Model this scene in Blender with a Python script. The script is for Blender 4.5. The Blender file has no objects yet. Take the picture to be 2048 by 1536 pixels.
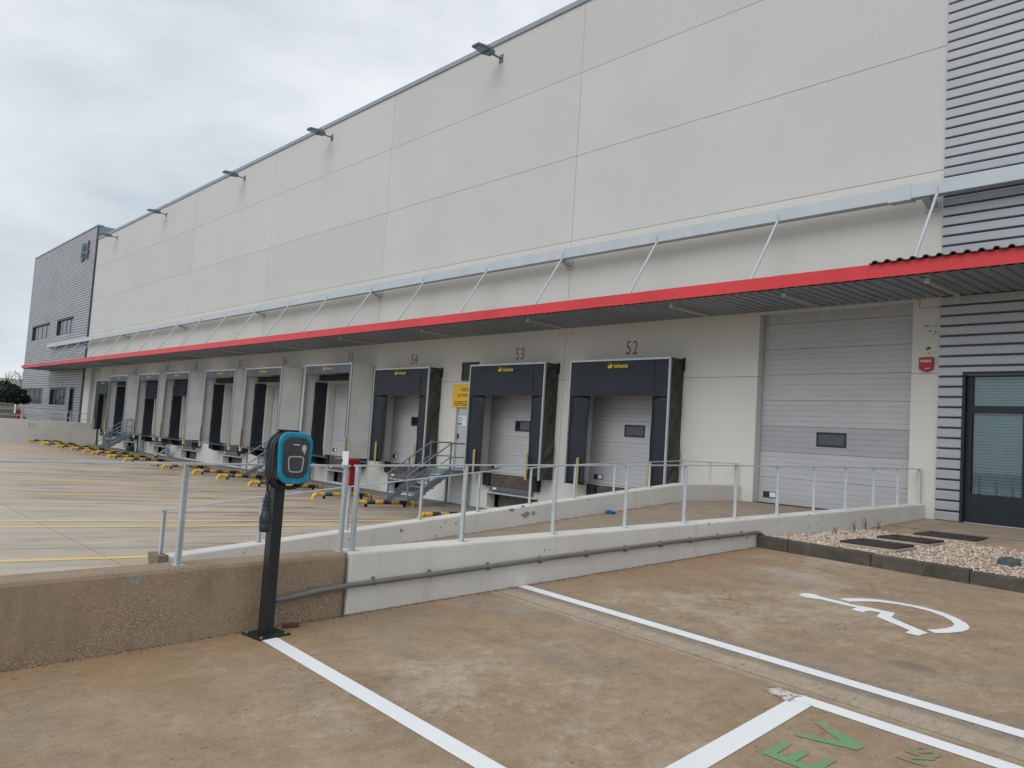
import bpy, bmesh, math, random
from mathutils import Vector, Matrix, noise as mnoise
random.seed(7)
SC = bpy.context.scene
COL = SC.collection
PI = math.pi

# ------------------------------------------------------------------ camera
cam = bpy.data.objects.new('camera', bpy.data.cameras.new('camera'))
COL.objects.link(cam)
CAMP = Vector((0.0, -15.8047, 1.0))
def look_matrix(yaw, pitch, roll):
    f = Vector((-math.sin(yaw)*math.cos(pitch), math.cos(yaw)*math.cos(pitch), math.sin(pitch)))
    r = Vector((math.cos(yaw), math.sin(yaw), 0.0)); u = r.cross(f)
    r2 = math.cos(roll)*r + math.sin(roll)*u
    u2 = -math.sin(roll)*r + math.cos(roll)*u
    return Matrix(((r2.x, u2.x, -f.x, CAMP.x), (r2.y, u2.y, -f.y, CAMP.y), (r2.z, u2.z, -f.z, CAMP.z), (0, 0, 0, 1)))
cam.matrix_world = look_matrix(0.84247639, 0.06874177, 0.06387227)
cam.data.sensor_fit = 'HORIZONTAL'; cam.data.sensor_width = 36.0
cam.data.lens = 1626.59/2048*36.0
cam.data.clip_start = 0.05; cam.data.clip_end = 2000
SC.camera = cam

# ------------------------------------------------------------------ world, sun, exposure
SUN_DIR = Vector((0.18, -0.72, 0.67)).normalized()      # towards the sun behind the cloud
wld = bpy.data.worlds.new('World'); SC.world = wld; wld.use_nodes = True
wn, wl = wld.node_tree.nodes, wld.node_tree.links
wn.clear()
wo = wn.new('ShaderNodeOutputWorld'); bg = wn.new('ShaderNodeBackground'); bg.inputs['Strength'].default_value = 0.1
sky = wn.new('ShaderNodeTexSky'); sky.sky_type = 'NISHITA'; sky.sun_disc = False
sky.sun_elevation = math.asin(SUN_DIR.z); sky.sun_rotation = math.atan2(SUN_DIR.x, SUN_DIR.y)
tc = wn.new('ShaderNodeTexCoord'); mp = wn.new('ShaderNodeMapping')
mp.inputs['Scale'].default_value = (1.0, 1.0, 2.3); mp.inputs['Location'].default_value = (0.35, 1.1, 0.4)
nz = wn.new('ShaderNodeTexNoise'); nz.inputs['Scale'].default_value = 2.0; nz.inputs['Detail'].default_value = 7; nz.inputs['Roughness'].default_value = 0.52; nz.inputs['Distortion'].default_value = 0.25
cr = wn.new('ShaderNodeValToRGB')
cr.color_ramp.elements[0].position = 0.34; cr.color_ramp.elements[0].color = (0.43, 0.505, 0.575, 1)
cr.color_ramp.elements[1].position = 0.66; cr.color_ramp.elements[1].color = (0.90, 0.925, 0.945, 1)
e_ = cr.color_ramp.elements.new(0.47); e_.color = (0.635, 0.695, 0.745, 1)
sc_ = wn.new('ShaderNodeMixRGB'); sc_.blend_type = 'MULTIPLY'; sc_.inputs[0].default_value = 1.0; sc_.inputs[2].default_value = (7.7, 7.7, 7.7, 1)
mx = wn.new('ShaderNodeMixRGB'); mx.inputs[0].default_value = 0.93
wl.new(tc.outputs['Generated'], mp.inputs['Vector']); wl.new(mp.outputs[0], nz.inputs['Vector'])
wl.new(nz.outputs['Fac'], cr.inputs[0]); wl.new(cr.outputs[0], sc_.inputs[1])
wl.new(sky.outputs[0], mx.inputs[1]); wl.new(sc_.outputs[0], mx.inputs[2])
wl.new(mx.outputs[0], bg.inputs['Color']); wl.new(bg.outputs[0], wo.inputs[0])
sl = bpy.data.lights.new('sun', 'SUN'); sl.energy = 1.0; sl.angle = math.radians(45); sl.color = (1.0, 0.96, 0.9)
so = bpy.data.objects.new('sun', sl); COL.objects.link(so)
so.rotation_euler = SUN_DIR.to_track_quat('Z', 'Y').to_euler(); so.location = (0, -30, 40)
SC.view_settings.view_transform = 'Standard'; SC.view_settings.look = 'None'
SC.view_settings.exposure = 0.46; SC.view_settings.gamma = 1.0; SC.view_settings.use_curve_mapping = False
SC.render.engine = 'CYCLES'; SC.cycles.max_bounces = 6; SC.cycles.diffuse_bounces = 4

# ------------------------------------------------------------------ materials
class NM:
    def __init__(s, name):
        s.m = bpy.data.materials.new(name); s.m.use_nodes = True
        s.n, s.l = s.m.node_tree.nodes, s.m.node_tree.links
        s.b = s.n['Principled BSDF']; s._pos = None
    def put(s, sock, v):
        if hasattr(v, 'is_linked'): s.l.new(v, sock)
        else: sock.default_value = v
    def pos(s):
        if s._pos is None: s._pos = s.n.new('ShaderNodeNewGeometry').outputs['Position']
        return s._pos
    def obj(s): return s.n.new('ShaderNodeTexCoord').outputs['Object']
    def map(s, scale=(1, 1, 1), rot=(0, 0, 0), loc=(0, 0, 0), v=None):
        k = s.n.new('ShaderNodeMapping'); k.inputs['Scale'].default_value = scale; k.inputs['Rotation'].default_value = rot; k.inputs['Location'].default_value = loc
        s.l.new(v if v is not None else s.pos(), k.inputs['Vector']); return k.outputs[0]
    def noise(s, scale, detail=4, rough=.55, v=None, dist=0):
        k = s.n.new('ShaderNodeTexNoise'); k.inputs['Scale'].default_value = scale; k.inputs['Detail'].default_value = detail
        k.inputs['Roughness'].default_value = rough; k.inputs['Distortion'].default_value = dist
        s.l.new(v if v is not None else s.pos(), k.inputs['Vector']); return k.outputs['Fac']
    def vor(s, scale, out='Color', v=None):
        k = s.n.new('ShaderNodeTexVoronoi'); k.inputs['Scale'].default_value = scale
        s.l.new(v if v is not None else s.pos(), k.inputs['Vector']); return k.outputs[out]
    def xyz(s, v=None):
        k = s.n.new('ShaderNodeSeparateXYZ'); s.l.new(v if v is not None else s.pos(), k.inputs[0]); return k.outputs
    def ramp(s, f, stops):
        k = s.n.new('ShaderNodeValToRGB'); el = k.color_ramp.elements
        while len(el) > 2: el.remove(el[-1])
        for i, (p, c) in enumerate(stops):
            if isinstance(c, (int, float)): c = (c, c, c)
            if i < 2: el[i].position = p; el[i].color = (*c, 1)
            else:
                e = el.new(p); e.color = (*c, 1)
        s.l.new(f, k.inputs[0]); return k.outputs[0]
    def mix(s, f, a, b, mode='MIX'):
        k = s.n.new('ShaderNodeMixRGB'); k.blend_type = mode
        for i, v in ((0, f), (1, a), (2, b)):
            if isinstance(v, tuple) and len(v) == 3: v = (*v, 1)
            s.put(k.inputs[i], v)
        return k.outputs[0]
    def math(s, op, a, b=0.0, c=None):
        k = s.n.new('ShaderNodeMath'); k.operation = op
        s.put(k.inputs[0], a); s.put(k.inputs[1], b)
        if c is not None: s.put(k.inputs[2], c)
        return k.outputs[0]
    def bump(s, h, strength=.3, dist=.01):
        k = s.n.new('ShaderNodeBump'); k.inputs['Strength'].default_value = strength; k.inputs['Distance'].default_value = dist
        s.l.new(h, k.inputs['Height']); s.l.new(k.outputs[0], s.b.inputs['Normal'])
    def set(s, base=None, rough=None, metal=None, spec=None, **k):
        if base is not None:
            if isinstance(base, tuple): base = (*base, 1) if len(base) == 3 else base
            s.put(s.b.inputs['Base Color'], base)
        if rough is not None: s.put(s.b.inputs['Roughness'], rough)
        if metal is not None: s.put(s.b.inputs['Metallic'], metal)
        if spec is not None: s.put(s.b.inputs['Specular IOR Level'], spec)
        return s.m

def simple(name, c, rough=.55, var=.12, scale=3.0, metal=0.0, bump=0.0, bscale=60, spec=.4, dirt=0.0):
    """paint / plastic / metal with slight unevenness"""
    k = NM(name)
    n = k.noise(scale, 6)
    a = tuple(x*(1-var) for x in c); b = tuple(min(1, x*(1+var)) for x in c)
    col = k.ramp(n, [(.3, a), (.7, b)])
    if dirt:
        d = k.noise(scale*2.3, 8, .65)
        col = k.mix(k.math('MULTIPLY', k.ramp(d, [(.5, 0), (.72, 1)]), dirt), col, (.10, .085, .07))
    r = k.ramp(k.noise(scale*3, 5), [(.3, max(0, rough-.08)), (.7, min(1, rough+.08))])
    if bump: k.bump(k.noise(bscale, 3), bump, .004)
    return k.set(col, r, metal, spec)

M = {}
def concrete_parking():
    k = NM('parking_concrete')
    big = k.noise(.55, 9, .6, dist=.3); mid = k.noise(2.2, 10, .66, dist=.6)
    fine = k.noise(55, 5, .7); grain = k.noise(190, 3, .6)
    tan = k.ramp(mid, [(.30, (.262, .186, .116)), (.52, (.330, .243, .160)), (.72, (.380, .295, .208))])
    pale = k.ramp(fine, [(.35, (.41, .345, .275)), (.65, (.52, .455, .385))])
    # pale scoured patches with ragged edges
    worn = k.math('ADD', k.math('MULTIPLY', big, .75), k.math('MULTIPLY', k.noise(7, 9, .72, dist=.8), .35))
    col = k.mix(k.math('MULTIPLY', k.ramp(worn, [(.57, 0), (.64, 1)]), .5), tan, pale)
    # rusty soil washed against the wall (x near -6)
    o = k.xyz(); wash = k.math('ADD', k.math('MULTIPLY', k.math('ADD', o[0], 6.1), .62), k.math('MULTIPLY', k.math('SUBTRACT', k.noise(1.6, 7), .5), 1.5))
    col = k.mix(k.math('MULTIPLY', k.ramp(wash, [(.12, 1), (.72, 0)]), .62), col, (.305, .195, .112))
    # grey scuffs
    col = k.mix(k.math('MULTIPLY', k.ramp(k.noise(.9, 6, .5, v=k.map((1, 2.2, 1), loc=(3, 7, 0))), [(.54, 0), (.70, 1)]), .5), col, (.245, .213, .182))
    # overpainted grey margins beside the disabled-bay line, pale scrubbed strip up to the joint, an old oil patch
    t_ = k.math('ADD', k.math('ADD', o[1], 10.075), k.math('MULTIPLY', k.math('ADD', o[0], 6.08), .0713))
    t_ = k.math('ADD', t_, k.math('MULTIPLY', k.math('SUBTRACT', k.noise(5, 6, .65), .5), .16))
    col = k.mix(k.math('MULTIPLY', k.ramp(k.math('ADD', k.math('MULTIPLY', t_, 1.0), .5), [(.04, 0), (.10, 1), (.33, 1), (.39, 0)]), .55), col, (.44, .375, .30))
    col = k.mix(k.math('MULTIPLY', k.ramp(k.math('ABSOLUTE', t_), [(.15, 1), (.19, 0)]), .62), col, (.245, .215, .185))
    dx = k.math('MULTIPLY', k.math('ADD', o[0], 2.46), 4.0); dy = k.math('MULTIPLY', k.math('ADD', o[1], 9.58), 7.0)
    rr = k.math('ADD', k.math('SQRT', k.math('ADD', k.math('MULTIPLY', dx, dx), k.math('MULTIPLY', dy, dy))), k.math('MULTIPLY', k.noise(6, 5), .5))
    col = k.mix(k.math('MULTIPLY', k.ramp(rr, [(.85, 1), (1.15, 0)]), .5), col, (.165, .135, .108))
    for ty in (-12.0, -11.55, -8.75, -7.2):      # faint tyre tracks running into the bays
        tt = k.math('ABSOLUTE', k.math('ADD', k.math('ADD', o[1], -ty), k.math('MULTIPLY', o[0], .075)))
        tr = k.math('MULTIPLY', k.ramp(tt, [(.06, 1), (.12, 0)]), k.ramp(k.noise(3.2, 6, .7, v=k.map((.5, 3, 1), loc=(ty, 0, 0))), [(.46, 0), (.66, 1)]))
        col = k.mix(k.math('MULTIPLY', tr, .30), col, (.17, .135, .105))
    # dark specks and crumbs
    sp = k.ramp(k.noise(24, 4, .55, v=k.map((1, .5, 1))), [(.635, 0), (.675, 1)])
    sp = k.math('MULTIPLY', sp, k.ramp(k.noise(1.3, 4), [(.42, 0), (.6, 1)]))
    col = k.mix(k.math('MULTIPLY', sp, .62), col, (.10, .065, .04))
    col = k.mix(.5, col, k.ramp(k.noise(13, 8, .75, v=k.map((1, .55, 1)), dist=.5), [(.32, .36), (.68, .66)]), 'OVERLAY')
    col = k.mix(.8, col, k.ramp(grain, [(.3, .26), (.7, .74)]), 'OVERLAY')
    pit = k.ramp(k.vor(34, 'Distance', v=k.map((1, .7, 1))), [(.05, 1), (.12, 0)])
    col = k.mix(k.math('MULTIPLY', k.math('MULTIPLY', pit, k.ramp(k.noise(2.6, 5), [(.50, 0), (.62, 1)])), .55), col, (.12, .085, .058))
    k.bump(k.math('ADD', k.math('MULTIPLY', fine, .5), grain), .35, .004)
    return k.set(col, k.ramp(big, [(.3, .74), (.7, .92)]), spec=.25)
def concrete_yard():
    k = NM('yard_concrete')
    st = k.noise(.8, 8, .6, v=k.map((1.1, .30, 1)), dist=.6); st2 = k.noise(2.0, 8, .65, v=k.map((.8, .16, 1), loc=(9, 2, 0)), dist=.9)
    big = k.noise(.18, 6); fine = k.noise(40, 5, .7)
    col = k.ramp(st, [(.30, (.345, .268, .195)), (.48, (.445, .368, .288)), (.68, (.53, .468, .395))])
    col = k.mix(k.math('MULTIPLY', k.ramp(st2, [(.50, 0), (.66, 1)]), .55), col, (.255, .178, .122))
    # tyre dirt and damp towards the docks
    o = k.xyz(); near = k.ramp(k.math('ADD', k.math('MULTIPLY', k.math('ADD', o[1], 10), .1), k.math('MULTIPLY', k.noise(.7, 6), .35)), [(.62, 0), (1.12, 1)])
    col = k.mix(k.math('MULTIPLY', near, .62), col, (.165, .132, .105))
    col = k.mix(.25, col, k.ramp(fine, [(.3, .35), (.7, .65)]), 'OVERLAY')
    k.bump(fine, .2, .004)
    return k.set(col, k.ramp(st2, [(.40, .62), (.62, .26)]), spec=.5)
def aggregate():
    k = NM('exposed_aggregate')
    c = k.vor(80, 'Color'); d = k.vor(80, 'Distance')
    hue = k.ramp(k.xyz(c)[0], [(0, (.235, .172, .115)), (.45, (.325, .245, .168)), (.8, (.41, .318, .228)), (1, (.55, .465, .365))])
    col = k.mix(k.ramp(d, [(.35, 0), (.6, 1)]), hue, (.245, .185, .128))
    smooth = k.ramp(k.noise(1.1, 7, .6, v=k.map((1, .7, 2.2))), [(.38, .25), (.58, 1)])
    o = k.xyz()
    col = k.mix(k.math('MULTIPLY', smooth, .78), col, (.345, .262, .182))
    col = k.mix(k.math('MULTIPLY', k.ramp(k.noise(2.3, 7, .6, v=k.map((1, 1, .35))), [(.50, 0), (.70, 1)]), .62), col, (.16, .125, .09))
    k.bump(k.math('MULTIPLY', k.math('SUBTRACT', 1.0, d), k.ramp(smooth, [(0, 1), (1, .25)])), .55, .008)
    return k.set(col, .88, spec=.2)
def white_wall(name, base=(.665, .65, .615), chips=True):
    k = NM(name)
    n = k.noise(1.4, 7, .6); f = k.noise(70, 3)
    col = k.ramp(n, [(.3, tuple(x*.93 for x in base)), (.7, tuple(min(1, x*1.05) for x in base))])
    streak = k.ramp(k.noise(5, 7, .6, v=k.map((1.2, 1.2, .10))), [(.56, 0), (.75, 1)])
    col = k.mix(k.math('MULTIPLY', streak, .22), col, (.30, .27, .23))
    bd = k.ramp(k.noise(2.0, 5, .6, v=k.map((.4, .25, 14))), [(.60, 0), (.70, 1)])
    col = k.mix(k.math('MULTIPLY', bd, .14), col, (.33, .30, .26))
    if chips:
        ch = k.ramp(k.noise(9, 6, .62, v=k.map((1, 1, 1.4), loc=(4, 2, 1))), [(.665, 0), (.675, 1)])
        ch = k.math('MULTIPLY', ch, k.ramp(k.noise(.9, 4), [(.48, 0), (.56, 1)]))
        col = k.mix(ch, col, (.30, .285, .265))
    k.bump(f, .12, .003)
    return k.set(col, .72, spec=.3)
def precast(name, a=(.545, .548, .538), b=(.600, .602, .590)):
    k = NM(name)
    n = k.noise(.35, 6, .6); f = k.noise(90, 3); o = k.xyz()
    col = k.ramp(n, [(.3, a), (.7, b)])
    drip = k.ramp(k.noise(3.2, 8, .62, v=k.map((1, 1, .06))), [(.54, 0), (.78, 1)])
    col = k.mix(k.math('MULTIPLY', drip, .06), col, (.36, .33, .29))
    rnd_ = k.n.new('ShaderNodeObjectInfo').outputs['Random']
    col = k.mix(1.0, col, k.ramp(rnd_, [(0, .955), (1, 1.0)]), 'MULTIPLY')
    run = k.ramp(k.noise(11, 6, .6, v=k.map((1, 1, .035), loc=(3, 0, 0))), [(.60, 0), (.74, 1)])
    low = k.ramp(k.noise(.5, 4, v=k.map((1, 1, .5))), [(.45, 0), (.65, 1)])
    col = k.mix(k.math('MULTIPLY', k.math('MULTIPLY', run, low), .16), col, (.26, .235, .20))
    k.bump(f, .10, .003)
    return k.set(col, .75, spec=.25)
def cladding_mat(name, c):
    k = NM(name)
    n = k.noise(.6, 5, v=k.map((.5, 1, 1.5))); n2 = k.noise(26, 4, .7)
    col = k.ramp(n, [(.3, tuple(x*.92 for x in c)), (.7, tuple(x*1.07 for x in c))])
    col = k.mix(k.math('MULTIPLY', k.ramp(n2, [(.45, 0), (.75, 1)]), .10), col, (.13, .11, .09))
    return k.set(col, k.ramp(n2, [(.3, .34), (.7, .5)]), .35, .5)
def vinyl(name, c):
    k = NM(name)
    n = k.noise(1.8, 7, .62, v=k.map((1, 1, .45))); sc = k.noise(14, 6, .7, v=k.map((1, 1, .12)))
    col = k.ramp(n, [(.3, tuple(x*.72 for x in c)), (.7, tuple(x*1.3 for x in c))])
    col = k.mix(k.math('MULTIPLY', k.ramp(sc, [(.62, 0), (.75, 1)]), .28), col, (.17, .165, .155))
    k.bump(k.noise(7, 4), .25, .02)
    return k.set(col, .52, spec=.35)
def hazard():
    k = NM('hazard_stripe_paint')
    y = k.xyz(k.obj())[1]
    s = k.ramp(k.math('FRACT', k.math('MULTIPLY', y, 1/.52)), [(.495, 0), (.505, 1)])
    col = k.mix(s, (.60, .36, .035), (.022, .023, .026))
    w = k.ramp(k.noise(6, 8, .7), [(.47, 0), (.60, 1)])
    col = k.mix(k.math('MULTIPLY', w, .7), col, (.15, .155, .145))
    return k.set(col, .55, spec=.4)
def paint_line(name, c, edge=.0, under=(.30, .22, .15)):
    k = NM(name)
    n = k.noise(16, 8, .72); m = k.noise(2.0, 5)
    col = k.ramp(m, [(.3, tuple(x*.95 for x in c)), (.7, c)])
    col = k.mix(k.ramp(n, [(.66-edge, 0), (.74-edge, 1)]), col, under)
    k.bump(k.noise(150, 3), .2, .002)
    return k.set(col, .6, spec=.3)
def door_paint():
    k = NM('door_panel_paint')
    n = k.noise(1.5, 6, v=k.map((.6, 1, 1.6))); sc = k.noise(20, 6, .7, v=k.map((.15, 1, 1)))
    col = k.ramp(n, [(.3, (.405, .41, .432)), (.7, (.455, .46, .486))])
    col = k.mix(k.math('MULTIPLY', k.ramp(sc, [(.6, 0), (.8, 1)]), .16), col, (.2, .19, .18))
    return k.set(col, .42, .0, .5)
def weathered(name, c, c2, scale=6, rough=.75):
    k = NM(name)
    n = k.noise(scale, 9, .68, dist=.4)
    col = k.ramp(n, [(.3, c), (.55, tuple((a+b)/2 for a, b in zip(c, c2))), (.72, c2)])
    k.bump(k.noise(scale*18, 4, .7), .35, .004)
    return k.set(col, rough, spec=.3)
def glass():
    k = NM('dark_glass')
    return k.set((.018, .028, .034), .04, 0, .9)
def clear_glass():
    k = NM('clear_glass'); n, l = k.n, k.l
    g = n.new('ShaderNodeBsdfGlossy'); g.inputs['Roughness'].default_value = .02
    t = n.new('ShaderNodeBsdfTransparent'); t.inputs[0].default_value = (.78, .86, .88, 1)
    f = n.new('ShaderNodeFresnel'); f.inputs[0].default_value = 1.5
    mxs = n.new('ShaderNodeMixShader'); a = k.math('MULTIPLY', f.outputs[0], 1.6)
    l.new(a, mxs.inputs[0]); l.new(t.outputs[0], mxs.inputs[1]); l.new(g.outputs[0], mxs.inputs[2])
    l.new(mxs.outputs[0], n['Material Output'].inputs[0]); return k.m
def gravel_mat():
    k = NM('gravel_stone')
    r = k.n.new('ShaderNodeNewGeometry').outputs['Random Per Island']
    col = k.ramp(r, [(0, (.25, .18, .135)), (.35, (.43, .335, .265)), (.75, (.56, .46, .38)), (1, (.70, .63, .55))])
    col = k.mix(.2, col, k.ramp(k.noise(120, 3), [(.3, .3), (.7, .7)]), 'OVERLAY')
    return k.set(col, .85, spec=.2)
def leafy(name, a, b):
    k = NM(name); r = k.n.new('ShaderNodeNewGeometry').outputs['Random Per Island']
    return k.set(k.ramp(r, [(0, a), (1, b)]), .6, spec=.3)

M['parking'] = concrete_parking(); M['yard'] = concrete_yard(); M['aggregate'] = aggregate()
M['white_wall'] = white_wall('white_wall_paint'); M['dock_white'] = white_wall('dock_wall_paint', (.63, .61, .57), False)
M['precast'] = precast('cream_panel_shade_lift', (.585, .575, .548), (.635, .626, .598)); M['precast_up'] = precast('grey_panel_concrete', (.535, .540, .538), (.572, .577, .574))  # lower rows: slight tone step plus lighter, warmer colour painted in against canopy shade
M['joint'] = simple('joint_sealant', (.31, .245, .185), .8)
M['dark_joint'] = simple('slab_joint', (.055, .045, .036), .9)
M['clad'] = cladding_mat('grey_cladding', (.40, .415, .445)); M['clad_dark'] = simple('cladding_trim', (.07, .085, .105), .45)
M['soffit'] = simple('soffit_sheet', (.255, .295, .335), .5, .1, 1.2, .2, dirt=.15)
M['red'] = simple('red_fascia_paint', (.62, .045, .055), .42, .10, .8, dirt=.10)
M['red2'] = simple('red_hydrant_paint', (.36, .022, .035), .45, .12, 2.0)
M['galv'] = simple('galvanised_steel', (.42, .49, .53), .45, .1, 4, .3, dirt=.12)
M['railblue'] = simple('rail_paint', (.475, .53, .56), .5, .1, 5, .15, dirt=.18)
M['stairpaint'] = simple('stair_paint', (.19, .24, .275), .5, .14, 5, .15, dirt=.25)
M['beam'] = simple('beam_paint', (.49, .545, .59), .45, .06, 2, .1)
M['cap'] = simple('parapet_cap_metal', (.27, .335, .385), .45, .06, 1, .2)
M['vinyl'] = vinyl('black_vinyl', (.016, .021, .030)); M['vinyl_grey'] = vinyl('grey_vinyl', (.095, .105, .125)); M['skirt'] = vinyl('wrinkled_vinyl', (.058, .053, .045))
M['pod'] = simple('pod_panel', (.66, .67, .665), .55, .08, 1.3, dirt=.14)
M['alu'] = simple('aluminium_profile', (.46, .50, .52), .38, .08, 6, .4)
M['yellow'] = simple('yellow_paint', (.50, .41, .19), .5, .15, 7, dirt=.25)
M['guide_yellow'] = simple('elbow_yellow', (.70, .43, .03), .45, .12, 6, dirt=.2)
M['hazard'] = hazard()
M['black'] = simple('black_rubber', (.018, .018, .02), .7, .25, 9)
M['bumper_white'] = simple('pale_bumper', (.55, .55, .52), .6, .1, 9, dirt=.2)
M['leveler'] = weathered('leveler_steel', (.060, .048, .042), (.125, .105, .095), 5)
M['lip'] = simple('leveler_lip', (.11, .115, .135), .5, .12, 6)
M['pit'] = weathered('pit_concrete', (.12, .12, .115), (.23, .225, .21), 3)
M['door'] = door_paint(); M['door_frame'] = simple('door_track', (.38, .41, .42), .45, .1, 5, .3)
M['glass'] = glass(); M['clear'] = clear_glass(); M['rubber'] = simple('window_rubber', (.03, .036, .04), .5)
M['dark_alu'] = simple('dark_aluminium', (.014, .020, .026), .38, .15, 3)
M['slat'] = simple('blind_slat', (.50, .57, .60), .5, .06)
M['number'] = simple('number_red', (.33, .018, .02), .6, .15, 20)
M['logo'] = simple('logo_yellow', (.62, .45, .06), .6, .15, 30)
M['sign_y'] = simple('sign_yellow', (.78, .47, .03), .5, .06, 4); M['ink'] = simple('sign_ink', (.05, .045, .03), .6)
M['white'] = simple('white_plastic', (.75, .75, .74), .45, .05, 5); M['sign_blue'] = simple('sign_blue', (.03, .22, .42), .5)
M['line_w'] = paint_line('white_road_paint', (.82, .83, .84), .0); M['smear'] = paint_line('white_smear', (.66, .64, .60), .20); M['line_y'] = paint_line('yellow_road_paint', (.76, .55, .20), .0, (.42, .35, .26))
M['line_g'] = paint_line('green_road_paint', (.14, .36, .165), .15); M['line_g2'] = paint_line('green_smudged_paint', (.15, .33, .15), .24)
M['kerb'] = weathered('kerb_concrete', (.055, .050, .046), (.130, .114, .096), 4, .85)
M['step'] = weathered('step_concrete', (.24, .19, .145), (.37, .30, .235), 3, .85)
M['step_edge'] = weathered('step_edge', (.13, .12, .105), (.27, .245, .21), 6, .85)
M['gravel'] = gravel_mat(); M['soil'] = weathered('gravel_bed_soil', (.16, .12, .09), (.36, .28, .22), 25, .9)
M['cover'] = weathered('rusty_cover', (.028, .022, .022), (.07, .048, .042), 9, .7)
M['cover_rim'] = weathered('cover_rim', (.30, .27, .22), (.42, .38, .32), 6)
M['spot'] = simple('spot_housing', (.075, .10, .105), .5)
M['teal'] = simple('charger_teal', (.0, .24, .40), .35, .05, 3); M['charger'] = simple('charger_graphite', (.045, .052, .058), .35, .08, 4)
M['charger_face'] = simple('charger_face', (.032, .038, .045), .16, .1, 3, spec=.6); M['silver'] = simple('silver_trim', (.46, .48, .48), .35, .05, 4, .2)
M['pole'] = simple('pole_powdercoat', (.016, .021, .024), .42, .12, 3); M['cable'] = simple('cable_rubber', (.025, .028, .032), .55)
M['plug'] = simple('plug_plastic', (.022, .032, .042), .4)
M['chrome'] = simple('bolt_steel', (.6, .6, .6), .3, .05, 3, .8)
M['conduit'] = simple('conduit_pvc', (.165, .165, .16), .5, .1, 5)
M['lamp'] = simple('lamp_housing', (.13, .165, .19), .5, .08, 3, .2); M['lens'] = simple('lamp_lens', (.25, .32, .36), .25)
M['tube'] = simple('tube_diffuser', (.42, .42, .37), .35, .06)
M['rooftile'] = simple('canopy_sheet', (.05, .042, .045), .5, .15, 3)
M['blue_rag'] = simple('blue_plastic', (.02, .17, .40), .5)
M['letters'] = simple('sign_letters', (.075, .12, .16), .45)
M['hedge'] = leafy('dark_foliage', (.012, .026, .024), (.03, .055, .045)); M['bark'] = weathered('bark', (.04, .035, .03), (.10, .085, .07), 12)
M['twig'] = simple('bare_twigs', (.13, .115, .105), .8); M['weed'] = simple('dry_weed', (.16, .13, .07), .8)
M['far_wall'] = simple('far_building', (.52, .50, .45), .7, .05, .3); M['far_dark'] = simple('far_base', (.30, .335, .34), .7, .05, .3)
M['far_ground'] = weathered('verge', (.16, .14, .10), (.26, .23, .17), .5)
M['scar'] = weathered('bare_mortar', (.15, .12, .09), (.30, .25, .19), 30)
M['flake'] = weathered('bare_concrete_flake', (.22, .215, .205), (.40, .39, .37), 40)
M['core'] = simple('interior', (.10, .10, .10), .9)
M['teal_barrel'] = simple('teal_drum', (.02, .11, .115), .5)

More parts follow.
